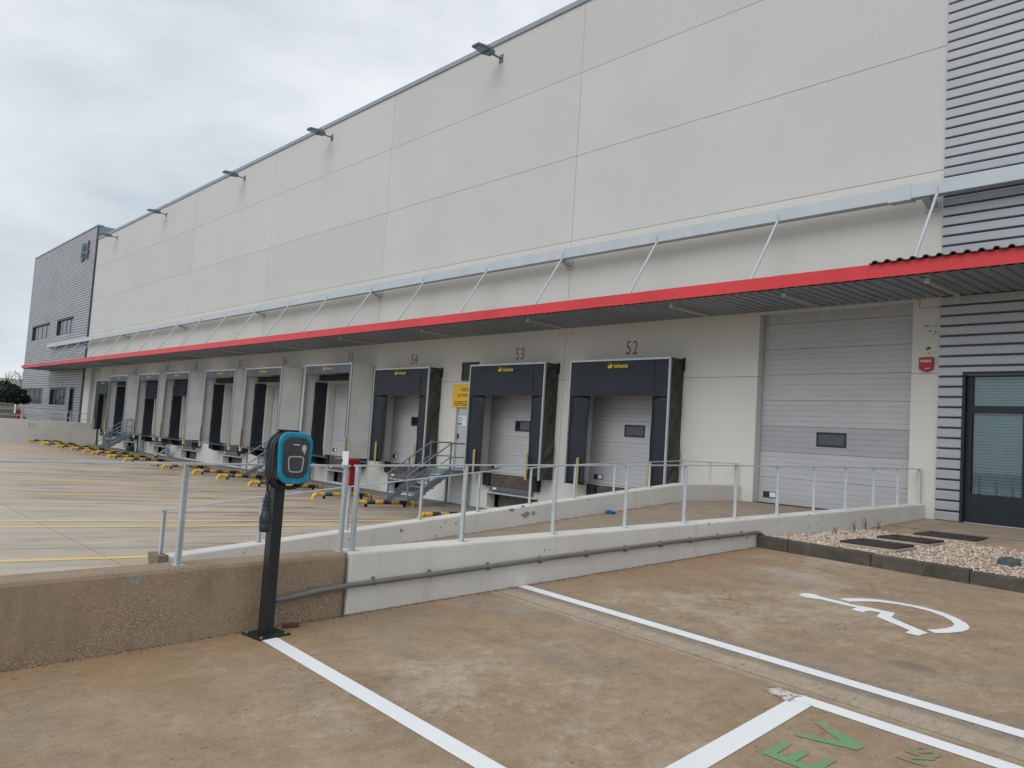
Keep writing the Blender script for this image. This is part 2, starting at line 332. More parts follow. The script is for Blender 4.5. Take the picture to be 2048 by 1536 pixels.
# ------------------------------------------------------------------ mesh helpers
LOC = {}
class MB:
    def __init__(s): s.v = []; s.f = []
    def add(s, vs, fs):
        o = len(s.v); s.v += [tuple(p) for p in vs]; s.f += [tuple(i+o for i in f) for f in fs]; return s
    def box(s, x0, x1, y0, y1, z0, z1):
        return s.add([(x0,y0,z0),(x1,y0,z0),(x1,y1,z0),(x0,y1,z0),(x0,y0,z1),(x1,y0,z1),(x1,y1,z1),(x0,y1,z1)],
                     [(0,3,2,1),(4,5,6,7),(0,1,5,4),(1,2,6,5),(2,3,7,6),(3,0,4,7)])
    def hexa(s, p):      # 8 points, bottom 4 then top 4
        return s.add(p, [(0,3,2,1),(4,5,6,7),(0,1,5,4),(1,2,6,5),(2,3,7,6),(3,0,4,7)])
    def bar(s, a, b, w, h, up=(0,0,1)):
        a, b = Vector(a), Vector(b); d = (b-a).normalized(); u = Vector(up)
        r = d.cross(u)
        if r.length < 1e-4: r = d.cross(Vector((0,1,0)))
        r.normalize(); u = r.cross(d).normalized(); r *= w/2; u *= h/2
        return s.hexa([a-r-u, a+r-u, b+r-u, b-r-u, a-r+u, a+r+u, b+r+u, b-r+u])
    def tube(s, pts, rad, n=8, cap=True, taper=None):
        pts = [Vector(p) for p in pts]; rings = []; prev = None
        for i, p in enumerate(pts):
            d = (pts[min(i+1, len(pts)-1)]-pts[max(i-1, 0)]).normalized()
            if prev is None:
                r = d.cross(Vector((0,0,1)))
                if r.length < 1e-3: r = d.cross(Vector((1,0,0)))
            else: r = prev - d*prev.dot(d)
            r.normalize(); prev = r; u = d.cross(r)
            R = rad if taper is None else taper[i]
            rings.append([p + r*math.cos(2*PI*k/n)*R + u*math.sin(2*PI*k/n)*R for k in range(n)])
        vs = [q for rg in rings for q in rg]; fs = []
        for i in range(len(pts)-1):
            for k in range(n):
                fs.append((i*n+k, i*n+(k+1)%n, (i+1)*n+(k+1)%n, (i+1)*n+k))
        if cap: fs.append(tuple(range(n-1, -1, -1))); fs.append(tuple((len(pts)-1)*n+k for k in range(n)))
        return s.add(vs, fs)
    def prism(s, poly, axis, a, b):
        """poly of 2d points; axis 0: (y,z) extruded in x, 1: (x,z) in y, 2: (x,y) in z"""
        def P(q, t): return (t, q[0], q[1]) if axis == 0 else (q[0], t, q[1]) if axis == 1 else (q[0], q[1], t)
        n = len(poly)
        vs = [P(q, a) for q in poly] + [P(q, b) for q in poly]
        fs = [tuple(range(n-1, -1, -1)), tuple(range(n, 2*n))] + [(i, (i+1) % n, n+(i+1) % n, n+i) for i in range(n)]
        return s.add(vs, fs)
    def build(s, name, mat, parent=None, smooth=False, bevel=0.0, seg=2, recalc=True, origin=None):
        vs = [Vector(v) for v in s.v]
        if parent is None:
            if origin is None:
                xs = [v.x for v in vs]; ys = [v.y for v in vs]; zs = [v.z for v in vs]
                origin = Vector(((min(xs)+max(xs))/2, (min(ys)+max(ys))/2, min(zs)))
            L = Vector(origin)
        else: L = LOC[parent.name]
        me = bpy.data.meshes.new(name); me.from_pydata([v-L for v in vs], [], s.f)
        if recalc:
            bm = bmesh.new(); bm.from_mesh(me); bmesh.ops.recalc_face_normals(bm, faces=bm.faces); bm.to_mesh(me); bm.free()
        me.materials.append(M[mat] if isinstance(mat, str) else mat)
        if smooth:
            for p in me.polygons: p.use_smooth = True
        o = bpy.data.objects.new(name, me); COL.objects.link(o)
        if parent is None: o.location = L
        else: o.parent = parent
        LOC[o.name] = L
        if bevel:
            m = o.modifiers.new('bevel', 'BEVEL'); m.width = bevel; m.segments = seg; m.limit_method = 'ANGLE'; m.angle_limit = .6
        return o
def empty(name, loc):
    o = bpy.data.objects.new(name, None); COL.objects.link(o); o.location = loc; o.empty_display_size = .2
    LOC[o.name] = Vector(loc); return o
def tag(o, label=None, cat=None, group=None, kind=None):
    if label: o['label'] = label
    if cat: o['category'] = cat
    if group: o['group'] = group
    if kind: o['kind'] = kind
    return o
def copy_tree(o, parent=None, shift=None):
    c = o.copy(); COL.objects.link(c); c.parent = parent
    if parent is None and shift is not None: c.location = o.location + Vector(shift)
    LOC[c.name] = LOC[o.name] + (Vector(shift) if shift is not None else Vector((0,0,0)))
    for ch in list(o.children): copy_tree(ch, c, shift)
    return c
def box(name, mat, parent, *b, **k): return MB().box(*b).build(name, mat, parent, **k)
def text_mesh(body, size, extrude, M4, sx=1.0, spacing=1.0, bold=0.0, shear=0.0, align='CENTER'):
    cu = bpy.data.curves.new('t', 'FONT'); cu.body = body; cu.size = size; cu.extrude = extrude; cu.align_x = align; cu.align_y = 'CENTER'
    cu.space_character = spacing; cu.offset = bold; cu.shear = shear; cu.resolution_u = 3
    ob = bpy.data.objects.new('t', cu); COL.objects.link(ob); bpy.context.view_layer.update()
    me = bpy.data.meshes.new_from_object(ob.evaluated_get(bpy.context.evaluated_depsgraph_get()))
    vs = [M4 @ Vector((v.co.x*sx, v.co.y, v.co.z)) for v in me.vertices]; fs = [tuple(p.vertices) for p in me.polygons]
    bpy.data.objects.remove(ob); bpy.data.curves.remove(cu); bpy.data.meshes.remove(me)
    b = MB(); b.add(vs, fs); return b
def face_m(x, y, z):      # text on a wall facing -Y
    return Matrix(((1,0,0,x),(0,0,-1,y),(0,1,0,z),(0,0,0,1)))
def ground_m(x, y, z, slope=.05):     # text lying on the parking, top towards -X, reading towards +Y
    return Matrix(((0,-1,0,x),(1,0,0,y),(slope,0,1,z),(0,0,0,1)))
def interval_minus(a, b, cuts):
    out = [(a, b)]
    for c, d in cuts:
        nx = []
        for p, q in out:
            if d <= p or c >= q: nx.append((p, q)); continue
            if c > p: nx.append((p, c))
            if d < q: nx.append((d, q))
        out = nx
    return out
def holed_panel(x0, x1, z0, z1, y0, y1, holes):
    """wall slab with rectangular openings"""
    b = MB(); xs = sorted({x0, x1, *[min(max(v, x0), x1) for h in holes for v in h[:2]]}); zs = sorted({z0, z1, *[min(max(v, z0), z1) for h in holes for v in h[2:]]})
    solid = lambda i, j: 0 <= i < len(xs)-1 and 0 <= j < len(zs)-1 and not any(h[0]-1e-6 <= xs[i] and xs[i+1] <= h[1]+1e-6 and h[2]-1e-6 <= zs[j] and zs[j+1] <= h[3]+1e-6 for h in holes)
    for i in range(len(xs)-1):
        for j in range(len(zs)-1):
            if not solid(i, j): continue
            a, c, d, e = xs[i], xs[i+1], zs[j], zs[j+1]
            b.add([(a,y0,d),(c,y0,d),(c,y0,e),(a,y0,e)], [(0,1,2,3)]); b.add([(a,y1,d),(c,y1,d),(c,y1,e),(a,y1,e)], [(3,2,1,0)])
            if not solid(i-1, j): b.add([(a,y0,d),(a,y0,e),(a,y1,e),(a,y1,d)], [(0,1,2,3)])
            if not solid(i+1, j): b.add([(c,y0,d),(c,y1,d),(c,y1,e),(c,y0,e)], [(0,1,2,3)])
            if not solid(i, j-1): b.add([(a,y0,d),(a,y1,d),(c,y1,d),(c,y0,d)], [(0,1,2,3)])
            if not solid(i, j+1): b.add([(a,y0,e),(c,y0,e),(c,y1,e),(a,y1,e)], [(0,1,2,3)])
    return b
def blob(cx, cy, cz, rx, ry, rz, seed=0, amp=.2, nu=10, nv=6):
    b = MB(); vs = []; fs = []
    for j in range(nv+1):
        th = PI*j/nv
        for i in range(nu):
            ph = 2*PI*i/nu; d = Vector((math.sin(th)*math.cos(ph), math.sin(th)*math.sin(ph), math.cos(th)))
            r = 1 + amp*mnoise.noise(d*1.8 + Vector((seed*7.1, seed*3.3, 0)))
            vs.append((cx+d.x*rx*r, cy+d.y*ry*r, cz+d.z*rz*r))
    for j in range(nv):
        for i in range(nu): fs.append((j*nu+i, j*nu+(i+1) % nu, (j+1)*nu+(i+1) % nu, (j+1)*nu+i))
    return b.add(vs, fs)

# ------------------------------------------------------------------ levels
def zp(y): return 0.04 + .05*y if y > -34 else -1.66                 # parking surface
YP = [(-80, -.87), (-14, -.87), (-9, -.95), (-5, -1.03), (-2.4, -1.07), (-.75, -1.12), (.3, -1.15)]
def zy(y):
    for (a, za), (b, zb) in zip(YP, YP[1:]):
        if y <= b: return za + (zb-za)*max(0, (y-a))/(b-a)
    return YP[-1][1]
def ztop(y): return .31 + .0292*max(y, -22)                           # top of the near wall
def zramp(y): return 0.0 if y > -2.0 else max(-.90, -.0885*(-2.0-y))
def zfar(y): return .34 if y > -2.1 else .34 - .097*(-2.1-y)
XN, XNI, XF, XFO = -6.09, -6.34, -9.96, -10.2
JOINTX = [-63.3, -54.1, -44.4, -34.8, -25.2, -15.62, -5.92]
DOCK = [-13.25, -17.43, -22.75, -26.95, -32.35, -36.92, -42.38, -46.7, -52.15, -56.6]
STAIRX = [-19.8, -29.62, -49.5]

# ------------------------------------------------------------------ far ground
g = MB().add([(-900,-900,-1.9),(900,-900,-1.9),(900,900,-1.9),(-900,900,-1.9)], [(0,1,2,3)]).build('ground', 'far_ground', recalc=False)
tag(g, kind='structure')

# ------------------------------------------------------------------ parking
JL = lambda x: -10.46 - .08*(x+5.8)                                    # slanting slab joint
base = MB().add([(-6.2,-34,zp(-34)-.03),(40,-34,zp(-34)-.03),(40,0,zp(0)-.03),(-6.2,0,zp(0)-.03)], [(0,1,2,3)]).build('parking_ground', 'dark_joint', recalc=False)
tag(base, kind='structure')
def slab(poly, name='concrete_slab', mat='parking', parent=base, zf=zp, th=.05, dz=0.0):
    b = MB(); n = len(poly)
    b.add([(x, y, zf(y)+dz) for x, y in poly] + [(x, y, zf(y)+dz-th) for x, y in poly],
          [tuple(range(n))] + [(i, n+i, n+(i+1) % n, (i+1) % n) for i in range(n)])
    return b.build(name, mat, parent)
slab([(-6.1, JL(-6.1)+.013), (14, JL(14)+.013), (14, -.0), (-6.1, -.0)])
slab([(-6.1, -33.9), (14, -33.9), (14, JL(14)-.013), (-6.1, JL(-6.1)-.013)])
slab([(14.01, -33.9), (40, -33.9), (40, 0), (14.01, 0)])
def mark(name, poly, mat, parent=base, zf=zp):
    return MB().add([(x, y, zf(y)+.004) for x, y in poly], [tuple(range(len(poly)))]).build(name, mat, parent)
def stripe(name, a, b, w, mat='line_w', n=1, parent=base, zf=zp):
    a, b = Vector(a), Vector(b); d = (b-a).normalized(); p = Vector((-d.y, d.x))*w/2
    bm = MB(); N = max(n, 1)
    for i in range(N+1):
        c = a + (b-a)*i/N
        for q in (c-p, c+p): bm.v.append((q.x, q.y, zf(q.y)+.004))
    for i in range(N): bm.f.append((2*i, 2*i+2, 2*i+3, 2*i+1))
    return bm.build(name, mat, parent)
stripe('bay_line', (-5.78, -12.92), (6, -13.50), .125)
stripe('bay_line', (-6.08, -10.075), (8, -11.08), .125)
stripe('bay_line', (-2.655, -10.878), (6, -11.50), .125)
stripe('bay_line', (-2.578, -10.946), (-2.40, -12.88), .150)
body = [(-4.178,-8.053),(-4.182,-7.972),(-4.145,-7.912),(-4.077,-7.909),(-3.994,-7.955),(-3.59,-8.035),(-3.485,-8.013),(-3.233,-8.032),(-3.178,-8.237),(-2.756,-8.524),(-2.773,-8.681),(-2.882,-8.673),(-2.888,-8.563),(-3.28,-8.311),(-3.326,-8.126),(-3.416,-8.144),(-3.432,-8.185),(-3.429,-8.258),(-3.549,-8.244),(-3.557,-8.114),(-3.621,-8.122),(-3.932,-8.075),(-3.977,-8.098),(-4.042,-8.121),(-4.124,-8.098)]
wheel = [(-3.84,-7.89),(-3.804,-7.818),(-3.69,-7.664),(-3.545,-7.576),(-3.335,-7.547),(-3.159,-7.557),(-2.967,-7.627),(-2.804,-7.748),(-2.681,-7.881),(-2.614,-7.997),(-2.587,-8.113),(-2.596,-8.234),(-2.645,-8.363),(-2.72,-8.476),(-2.811,-8.404),(-2.769,-8.347),(-2.724,-8.225),(-2.714,-8.109),(-2.729,-8.025),(-2.787,-7.918),(-2.898,-7.793),(-3.07,-7.68),(-3.257,-7.632),(-3.382,-7.645),(-3.537,-7.699),(-3.629,-7.796),(-3.713,-7.928)]
mark('paint_smear', [(-2.86,-10.92),(-2.80,-10.80),(-2.68,-10.83),(-2.60,-10.80),(-2.64,-10.90),(-2.62,-11.0),(-2.74,-10.96)], 'smear')
sym = mark('wheelchair_figure', body, 'line_w'); mark('wheelchair_wheel', wheel, 'line_w')
E_poly = [(-2.315,-11.83),(-2.325,-11.60),(-2.272,-11.60),(-2.262,-11.77),(-2.205,-11.775),(-2.205,-11.635),(-2.155,-11.635),(-2.150,-11.778),(-2.075,-11.782),(-2.072,-11.60),(-2.020,-11.60),(-2.015,-11.84)]
mark('painted_letter', E_poly, 'line_g')
V_poly = [(-2.356,-11.195),(-2.330,-11.150),(-2.010,-11.305),(-2.012,-11.385),(-2.335,-11.470),(-2.335,-11.405),(-2.125,-11.338)]
mark('painted_letter', V_poly, 'line_g')
text_mesh('NS', .19, .0, ground_m(-1.765, -11.19, zp(-11.19)+.004), 1.1, .95, .009).build('smudged_lettering', 'line_g2', base)

# ------------------------------------------------------------------ truck yard
yb = MB().add([(-120,-80,-1.3),(-6.2,-80,-1.3),(-6.2,.3,-1.3),(-120,.3,-1.3)], [(0,1,2,3)]).build('truck_yard', 'dark_joint', recalc=False)
tag(yb, kind='structure')
def yslab(x0, x1, ys, name='concrete_slab'):
    b = MB(); n = len(ys)
    for y in ys: b.v += [(x0, y, zy(y)), (x1, y, zy(y)), (x0, y, -1.35), (x1, y, -1.35)]
    for i in range(n-1):
        o = 4*i; b.f += [(o, o+1, o+5, o+4), (o, o+4, o+6, o+2), (o+1, o+3, o+7, o+5)]
    b.f += [(0, 2, 3, 1), (4*n-4, 4*n-3, 4*n-1, 4*n-2)]
    return b.build(name, 'yard', yb)
yslab(-120, -6.3, [-80, -30, -14, -12.41])
yslab(-120, XFO+.05, [-12.395, -9, -7, -5, -3.5, -2.9, -2.4, -1.5, -.75, 0])
for cx in DOCK:
    for s in (-1, 1):
        x = cx + s*1.68
        if x < -58: continue
        stripe('bay_line', (x-.04, -24), (x-.04, -4.3), .17, 'line_y', 24, yb, zy)
ledge = box('dock_ledge', 'pit', None, -58.4, XFO-.002, -.76, -.002, -1.4, -1.06, bevel=.02); tag(ledge, kind='structure')

# ------------------------------------------------------------------ ramp and its walls
rb = MB(); ys = [-12.6, -12.0, -9, -6, -4, -2.6, -2.0, -1.4, 0.0, .29]
for y in ys: rb.v += [(XF-.002, y, zramp(y)), (XNI+.002, y, zramp(y))]
for i in range(len(ys)-1): rb.f.append((2*i, 2*i+1, 2*i+3, 2*i+2))
ramp = rb.build('ramp', 'step'); tag(ramp, kind='structure')
def long_wall(x0, x1, ys, top, bot, mat, name, bev=.02):
    b = MB(); n = len(ys)
    for y in ys: b.v += [(x0, y, bot(y)), (x1, y, bot(y)), (x1, y, top(y)), (x0, y, top(y))]
    for i in range(n-1):
        o = 4*i
        for k in range(4): b.f.append((o+k, o+(k+1) % 4, o+4+(k+1) % 4, o+4+k))
    b.f += [(0, 1, 2, 3), (4*n-1, 4*n-2, 4*n-3, 4*n-4)]
    return b.build(name, mat, bevel=bev)
w = long_wall(XNI, XN, [-12.09, -9, -6, -3, -.004], ztop, lambda y: -1.3, 'white_wall', 'ramp_wall')
tag(w, 'white painted low wall with a grey conduit along it, beside the parking bays', 'wall')
w = long_wall(XFO, XF, [-12.3, -9, -6, -3, -2.1, -.004], zfar, lambda y: -1.35, 'white_wall', 'ramp_wall')
tag(w, 'white painted ramp wall with flaking paint, between ramp and truck yard', 'wall')
aw = long_wall(XNI-.02, XN, [-34, -22, -18, -15, -12.115], ztop, lambda y: -1.75, 'aggregate', 'aggregate_wall', .035)
tag(aw, 'brown exposed pebble concrete wall behind the charging post', 'wall')
# flaking patches on the inner face of the far ramp wall
def flake(y, z, ry, rz, seed):
    rnd = random.Random(seed); n = 11
    pts = [(y + ry*math.cos(2*PI*i/n)*(rnd.uniform(.45, 1.1)), z + rz*math.sin(2*PI*i/n)*rnd.uniform(.45, 1.1)) for i in range(n)]
    return MB().prism(pts, 0, XF+.0005, XF+.003).build('paint_flake', 'flake', w)
w = bpy.data.objects['ramp_wall.001']
for i, a in enumerate([(-6.75,-.14,.07,.035),(-6.42,-.22,.13,.06),(-6.25,-.20,.06,.05),(-6.5,-.08,.05,.02),(-8.9,-.42,.05,.03),(-9.75,-.52,.04,.02),(-9.6,-.70,.05,.05),(-9.95,-.70,.03,.05),(-4.9,.02,.04,.02),(-7.9,-.33,.02,.03),(-8.1,-.31,.02,.02)]): flake(*a, i)
# dirt and grit lines along wall feet (joint lines filled with soil)
gr = MB(); rnd = random.Random(3)
for i in range(2200):
    y = rnd.uniform(-14.9, -.5); sp = rnd.random()**3*.05; s = rnd.uniform(.002, .007)
    x = XN + .004 + sp; z = zp(y)
    gr.add([(x-s,y-s,z),(x+s,y-s*.6,z),(x+s*.7,y+s,z),(x-s*.6,y+s*.8,z),(x,y,z+s)], [(0,1,4),(1,2,4),(2,3,4),(3,0,4)])
for i in range(700):
    y = rnd.uniform(-11, -2.3); s = rnd.uniform(.003, .009); x = XF + .005 + rnd.random()**2*.07; z = zramp(y)
    gr.add([(x-s,y-s,z),(x+s,y-s*.6,z),(x+s*.7,y+s,z),(x-s*.6,y+s*.8,z),(x,y,z+s)], [(0,1,4),(1,2,4),(2,3,4),(3,0,4)])
for i in range(130):
    y = rnd.uniform(-14.5, -6.2); x = rnd.uniform(-6, -.5); s = rnd.uniform(.002, .006); z = zp(y); st = rnd.uniform(.6, 3)
    gr.add([(x-s*st,y-s,z),(x+s*st,y-s*.6,z),(x+s*.7,y+s,z),(x-s*.6,y+s*.8,z),(x,y,z+s*.9)], [(0,1,4),(1,2,4),(2,3,4),(3,0,4)])
o = gr.build('grit', weathered('grit_dark', (.05, .035, .025), (.15, .10, .065), 40)); tag(o, 'loose dark grit and soil crumbs along the wall feet', 'grit', kind='stuff')
# conduit on the near wall
cpts = [(-6.03,-12.80,-.372),(-6.03,-12.72,-.374),(-6.05,-12.58,-.36),(-6.062,-12.40,-.338),(-6.064,-12.08,-.312),(-6.064,-11.0,-.262),(-6.064,-9.71,-.197),(-6.064,-8.59,-.148),(-6.064,-7.67,-.108),(-6.064,-5.95,-.052),(-6.064,-5.76,-.040),(-6.062,-5.66,-.055),(-6.055,-5.55,-.11)]
cd = empty('conduit', (-6.064, -9.3, -.4)); tag(cd, 'grey plastic conduit clipped along the white wall', 'conduit')
MB().tube(cpts, .0235, 10).build('pipe', 'conduit', cd, smooth=True)
for y in (-12.45,-11.85,-11.25,-10.55,-9.85,-9.15,-8.5,-7.85,-7.25,-6.65,-6.1):
    z = -.312 + (y+12.08)*.0425 if y > -12.1 else -.345
    c = MB(); c.tube([(-6.064,y-.012,z),(-6.064,y+.012,z)], .0285, 10); c.box(-6.09,-6.072,y-.012,y+.012,z+.02,z+.045)
    c.build('clip', 'conduit', cd)

# ------------------------------------------------------------------ handrails
def handrail(name, label, posts, X, mat='railblue', over=(0, 0), pw=.05):
    """posts: list of (y, z foot, z top)"""
    t = empty(name, (X, posts[0][0], posts[0][1])); tag(t, label, 'railing')
    for y, z0, z1 in posts:
        p = MB(); p.box(X-.006, X+.006, y-pw/2, y+pw/2, z0-.03, z1-.006); p.box(X+.006, X+.04, y-pw/2, y-pw/2+.008, z0-.03, z1-.006)
        p.build('post', mat, t)
        MB().box(X-.03, X+.055, y-.04, y+.04, z0-.012, z0+.004).build('foot_plate', mat, t)
    pts = [(X, y, z1) for y, _, z1 in posts]
    pts[0] = (X, pts[0][1]+over[0], pts[0][2]); pts[-1] = (X, pts[-1][1]+over[1], pts[-1][2])
    for i, (a, b) in enumerate(zip(pts, pts[1:])):
        MB().bar(a, (b[0], b[1]+.001, b[2]), .05, .014).build('top_rail', mat, t)
    return t
py = [-12.01,-10.80,-9.56,-8.38,-7.24,-6.10,-5.02,-3.96,-2.93,-1.93,-.97,-.05]; pz = [.69,.73,.762,.792,.822,.85,.868,.885,.902,.92,.934,.948]
handrail('handrail', 'pale blue-grey railing along the top of the white conduit wall', [(y, ztop(y), z) for y, z in zip(py, pz)], -6.2, over=(-.03, .03))
handrail('handrail', 'pale grey railing on the brown pebble concrete wall', [(y, ztop(y), z) for y, z in [(-17.7,.60),(-16.3,.62),(-14.9,.645),(-13.5,.668),(-12.13,.688)]], -6.2, over=(-3, .03))
fy = [-12.27,-11.04,-9.75,-8.5,-7.38,-6.25,-5.17,-4.1,-3.06,-2.0,-1.02,-.06]; fz = [-.11,.055,.20,.335,.455,.55,.635,.70,.745,.80,.80,.80]
handrail('handrail', 'light blue-grey sloping railing on the flaking ramp wall beside the yard', [(y, zfar(y), z) for y, z in zip(fy, fz)], -10.08, over=(-.05, .03))
b_ = MB(); b_.prism([(-12.36,-.62),(-12.22,-.62),(-12.24,-.95),(-12.32,-.95)], 0, -10.26, -9.93); tag(b_.build('wall_end_block', 'scar', bevel=.01), 'broken mortar stub at the low end of the ramp wall', 'block')

# ------------------------------------------------------------------ kerb, gravel bed, step
KL = lambda x: -5.72 - .07*(x+6.09)
kb = empty('kerb', (-4.5, -5.8, -.25)); tag(kb, kind='structure')
kx = [-6.08,-5.60,-4.46,-3.33,-2.2,-1.07,.06,1.2,2.3,3.4,4.5,5.6]
for i, (a, c) in enumerate(zip(kx, kx[1:])):
    t = -.083 - .012*max(0, a+6) + random.uniform(-.004, .004); t = max(t, -.14)
    a2, c2 = a+.004, c-.004
    MB().hexa([(a2,KL(a2),-.42),(c2,KL(c2),-.42),(c2,KL(c2)+.14,-.42),(a2,KL(a2)+.14,-.42),(a2,KL(a2),t),(c2,KL(c2),t),(c2,KL(c2)+.14,t),(a2,KL(a2)+.14,t)]).build('kerb_stone', 'kerb', kb, bevel=.016, seg=3)
bed = MB().add([(-6.09,-5.6,-.13),(6,-6.3,-.15),(6,-1.0,-.11),(-6.09,-1.0,-.09)], [(0,1,2,3)]).build('gravel_bed', 'soil', recalc=False); tag(bed, kind='structure')
def zbed(x, y): return -.12 + .03*(y+5.6)/4.6 - .004*(x+6)
gv = MB(); rnd = random.Random(11)
oct_f = [(0,2,4),(2,1,4),(1,3,4),(3,0,4),(2,0,5),(1,2,5),(3,1,5),(0,3,5)]
for i in range(33000):
    x = -6.07 + rnd.random()**1.25*8.0; lo = KL(x)+.15
    y = lo + rnd.random()*(-1.62-lo); s = rnd.uniform(.010, .026); a = rnd.uniform(0, PI); ca, sa = math.cos(a), math.sin(a)
    rx, ry, rz = s*rnd.uniform(.8, 1.5), s*rnd.uniform(.6, 1), s*rnd.uniform(.45, .8); z = zbed(x, y) + rnd.uniform(.0, .016)
    tl = rnd.uniform(-.4, .4)
    P = [(rx,0,tl*rx),(-rx,0,-tl*rx),(0,ry,0),(0,-ry,0),(rnd.uniform(-.3,.3)*rx,rnd.uniform(-.3,.3)*ry,rz),(0,0,-rz)]
    gv.add([(x+ca*p[0]-sa*p[1], y+sa*p[0]+ca*p[1], z+p[2]) for p in P], oct_f)
o = gv.build('gravel', 'gravel', recalc=False); tag(o, 'pinkish white gravel between the kerb and the door step', 'gravel', kind='stuff')
st = empty('door_step', (-4, -1.6, -.1)); tag(st, kind='structure')
MB().prism([(-1.52,-.3),(-1.52,-.022),(-.005,.055),(-.005,-.3)], 0, -6.085, 8).build('step_slab', 'step', st, bevel=.01)
ex = [-6.08,-5.10,-3.95,-2.8,-1.65,-.5,.7,2,3.3]
for a, c in zip(ex, ex[1:]): box('edging_stone', 'step_edge', st, a+.006, c-.006, -1.66, -1.523, -.3, -.026+random.uniform(-.006,.004), bevel=.014)
def cover(cx, cy, w, d, ang, label, z):
    t = empty('access_cover', (cx, cy, z-.03)); tag(t, label, 'cover')
    ca, sa = math.cos(ang), math.sin(ang); R = lambda u, v: (cx+ca*u-sa*v, cy+sa*u+ca*v)
    MB().prism([R(-w/2-.03,-d/2-.03),R(w/2+.03,-d/2-.03),R(w/2+.03,d/2+.03),R(-w/2-.03,d/2+.03)], 2, z-.08, z+.004).build('rim', 'cover_rim', t, bevel=.01)
    MB().prism([R(-w/2,-d/2),R(w/2,-d/2),R(w/2,d/2),R(-w/2,d/2)], 2, z-.02, z+.034).build('lid', 'cover', t, bevel=.012)
    for s in (-1, 1): MB().prism([R(s*w*.3-.04,-.015),R(s*w*.3+.04,-.015),R(s*w*.3+.04,.015),R(s*w*.3-.04,.015)], 2, z+.034, z+.038).build('lifting_slot', 'black', t)
cover(-4.83, -4.83, .70, .72, .05, 'rusty black access cover on a concrete rim, nearest the kerb', -.078)
cover(-4.93, -3.52, .70, .66, .03, 'dark access cover in the gravel between two other covers', -.075)
cover(-4.88, -2.12, .86, .80, .08, 'large dark access cover in the gravel beside the door step', -.07)
t = empty('ground_spotlight', (-3.30, -4.72, -.12)); tag(t, 'small grey-green ground spotlight sitting in the gravel', 'spotlight')
MB().tube([(-3.30,-4.72,-.11),(-3.30,-4.72,-.06),(-3.30,-4.72,-.035),(-3.30,-4.72,-.015)], .1, 9, taper=[.13,.125,.10,.05]).build('housing', 'spot', t)
for k in range(3):
    a = 2*PI*k/3+.4; MB().box(-3.30+.1*math.cos(a)-.02,-3.30+.1*math.cos(a)+.02,-4.72+.1*math.sin(a)-.02,-4.72+.1*math.sin(a)+.02,-.075,-.028).build('bolt_lug', 'spot', t)
# dry weeds against the wall
for i, (x, y) in enumerate([(-6.02,-2.55),(-5.98,-2.2),(-6.0,-3.0),(-5.85,-3.9)]):
    rnd = random.Random(i); b = MB()
    for k in range(9):
        a = rnd.uniform(0, 2*PI); h = rnd.uniform(.08, .22 if i < 3 else .14); q = Vector((x, y, -.1)); r = rnd.uniform(.02, .07)
        b.tube([q, q+Vector((r*.4*math.cos(a), r*.4*math.sin(a), h*.6)), q+Vector((r*math.cos(a), r*math.sin(a), h))], .003, 4, taper=[.004,.003,.0015])
        for m in range(3):
            e = q+Vector((r*math.cos(a), r*math.sin(a), h*(.5+.2*m))); s = .012
            b.add([e+Vector((rnd.uniform(-s,s),rnd.uniform(-s,s),rnd.uniform(-s,s))) for _ in range(3)], [(0,1,2)])
    tag(b.build('weed', 'weed'), 'thin dry weed rooted in the gravel at the foot of the white wall', 'weed', 'weeds along the white wall foot')
# crumpled blue plastic on the ramp
bb = blob(-9.83, -4.46, zramp(-4.46)+.03, .07, .09, .04, 5, .9, 14, 9)
tag(bb.build('crumpled_plastic', 'blue_rag'), 'crumpled blue plastic scrap on the ramp at the wall foot', 'litter')

# ------------------------------------------------------------------ warehouse
wh = empty('warehouse', (-34.6, 0, -1.3)); tag(wh, 'long off-white precast concrete warehouse with numbered loading docks', 'warehouse')
BIG = (-9.67, -6.41, 0.0, 4.10); BIG2 = (-61.8, -59.5, 0.0, 4.10)
holes = [BIG, BIG2] + [(c-1.47, c+1.47, 0.0, 2.715) for c in DOCK] + [(c-1.08, c+1.08, -1.02, -.56) for c in DOCK] + [(x-.47, x+.47, 0.0, 2.05) for x in STAIRX]
ROWS = [-1.35, 2.73, 6.58, 9.0, 11.4, 13.45]
for j, (z0, z1) in enumerate(zip(ROWS, ROWS[1:])):
    for i, (x0, x1) in enumerate(zip(JOINTX, JOINTX[1:])):
        gx, gz = .006, .006
        a, c, d, e = x0+gx, x1-(gx if i < 5 else 0), z0+(gz if j else 0), z1-(gz if j < 4 else 0)
        hs = [h for h in holes if h[0] < c and h[1] > a and h[2] < e and h[3] > d]
        off = random.uniform(-.0015, .0015)
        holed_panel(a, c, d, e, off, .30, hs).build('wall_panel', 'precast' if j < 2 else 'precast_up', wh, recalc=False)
for z in ROWS[1:-1]:
    for a, c in interval_minus(JOINTX[0], JOINTX[-1], [(h[0], h[1]) for h in (BIG, BIG2) if h[3] > z]):
        box('joint_strip', 'joint', wh, a, c, .012, .04, z-.012, z+.012)
for x in JOINTX[1:-1]: box('joint_strip', 'joint', wh, x-.012, x+.012, .014, .042, -1.3, 13.4)
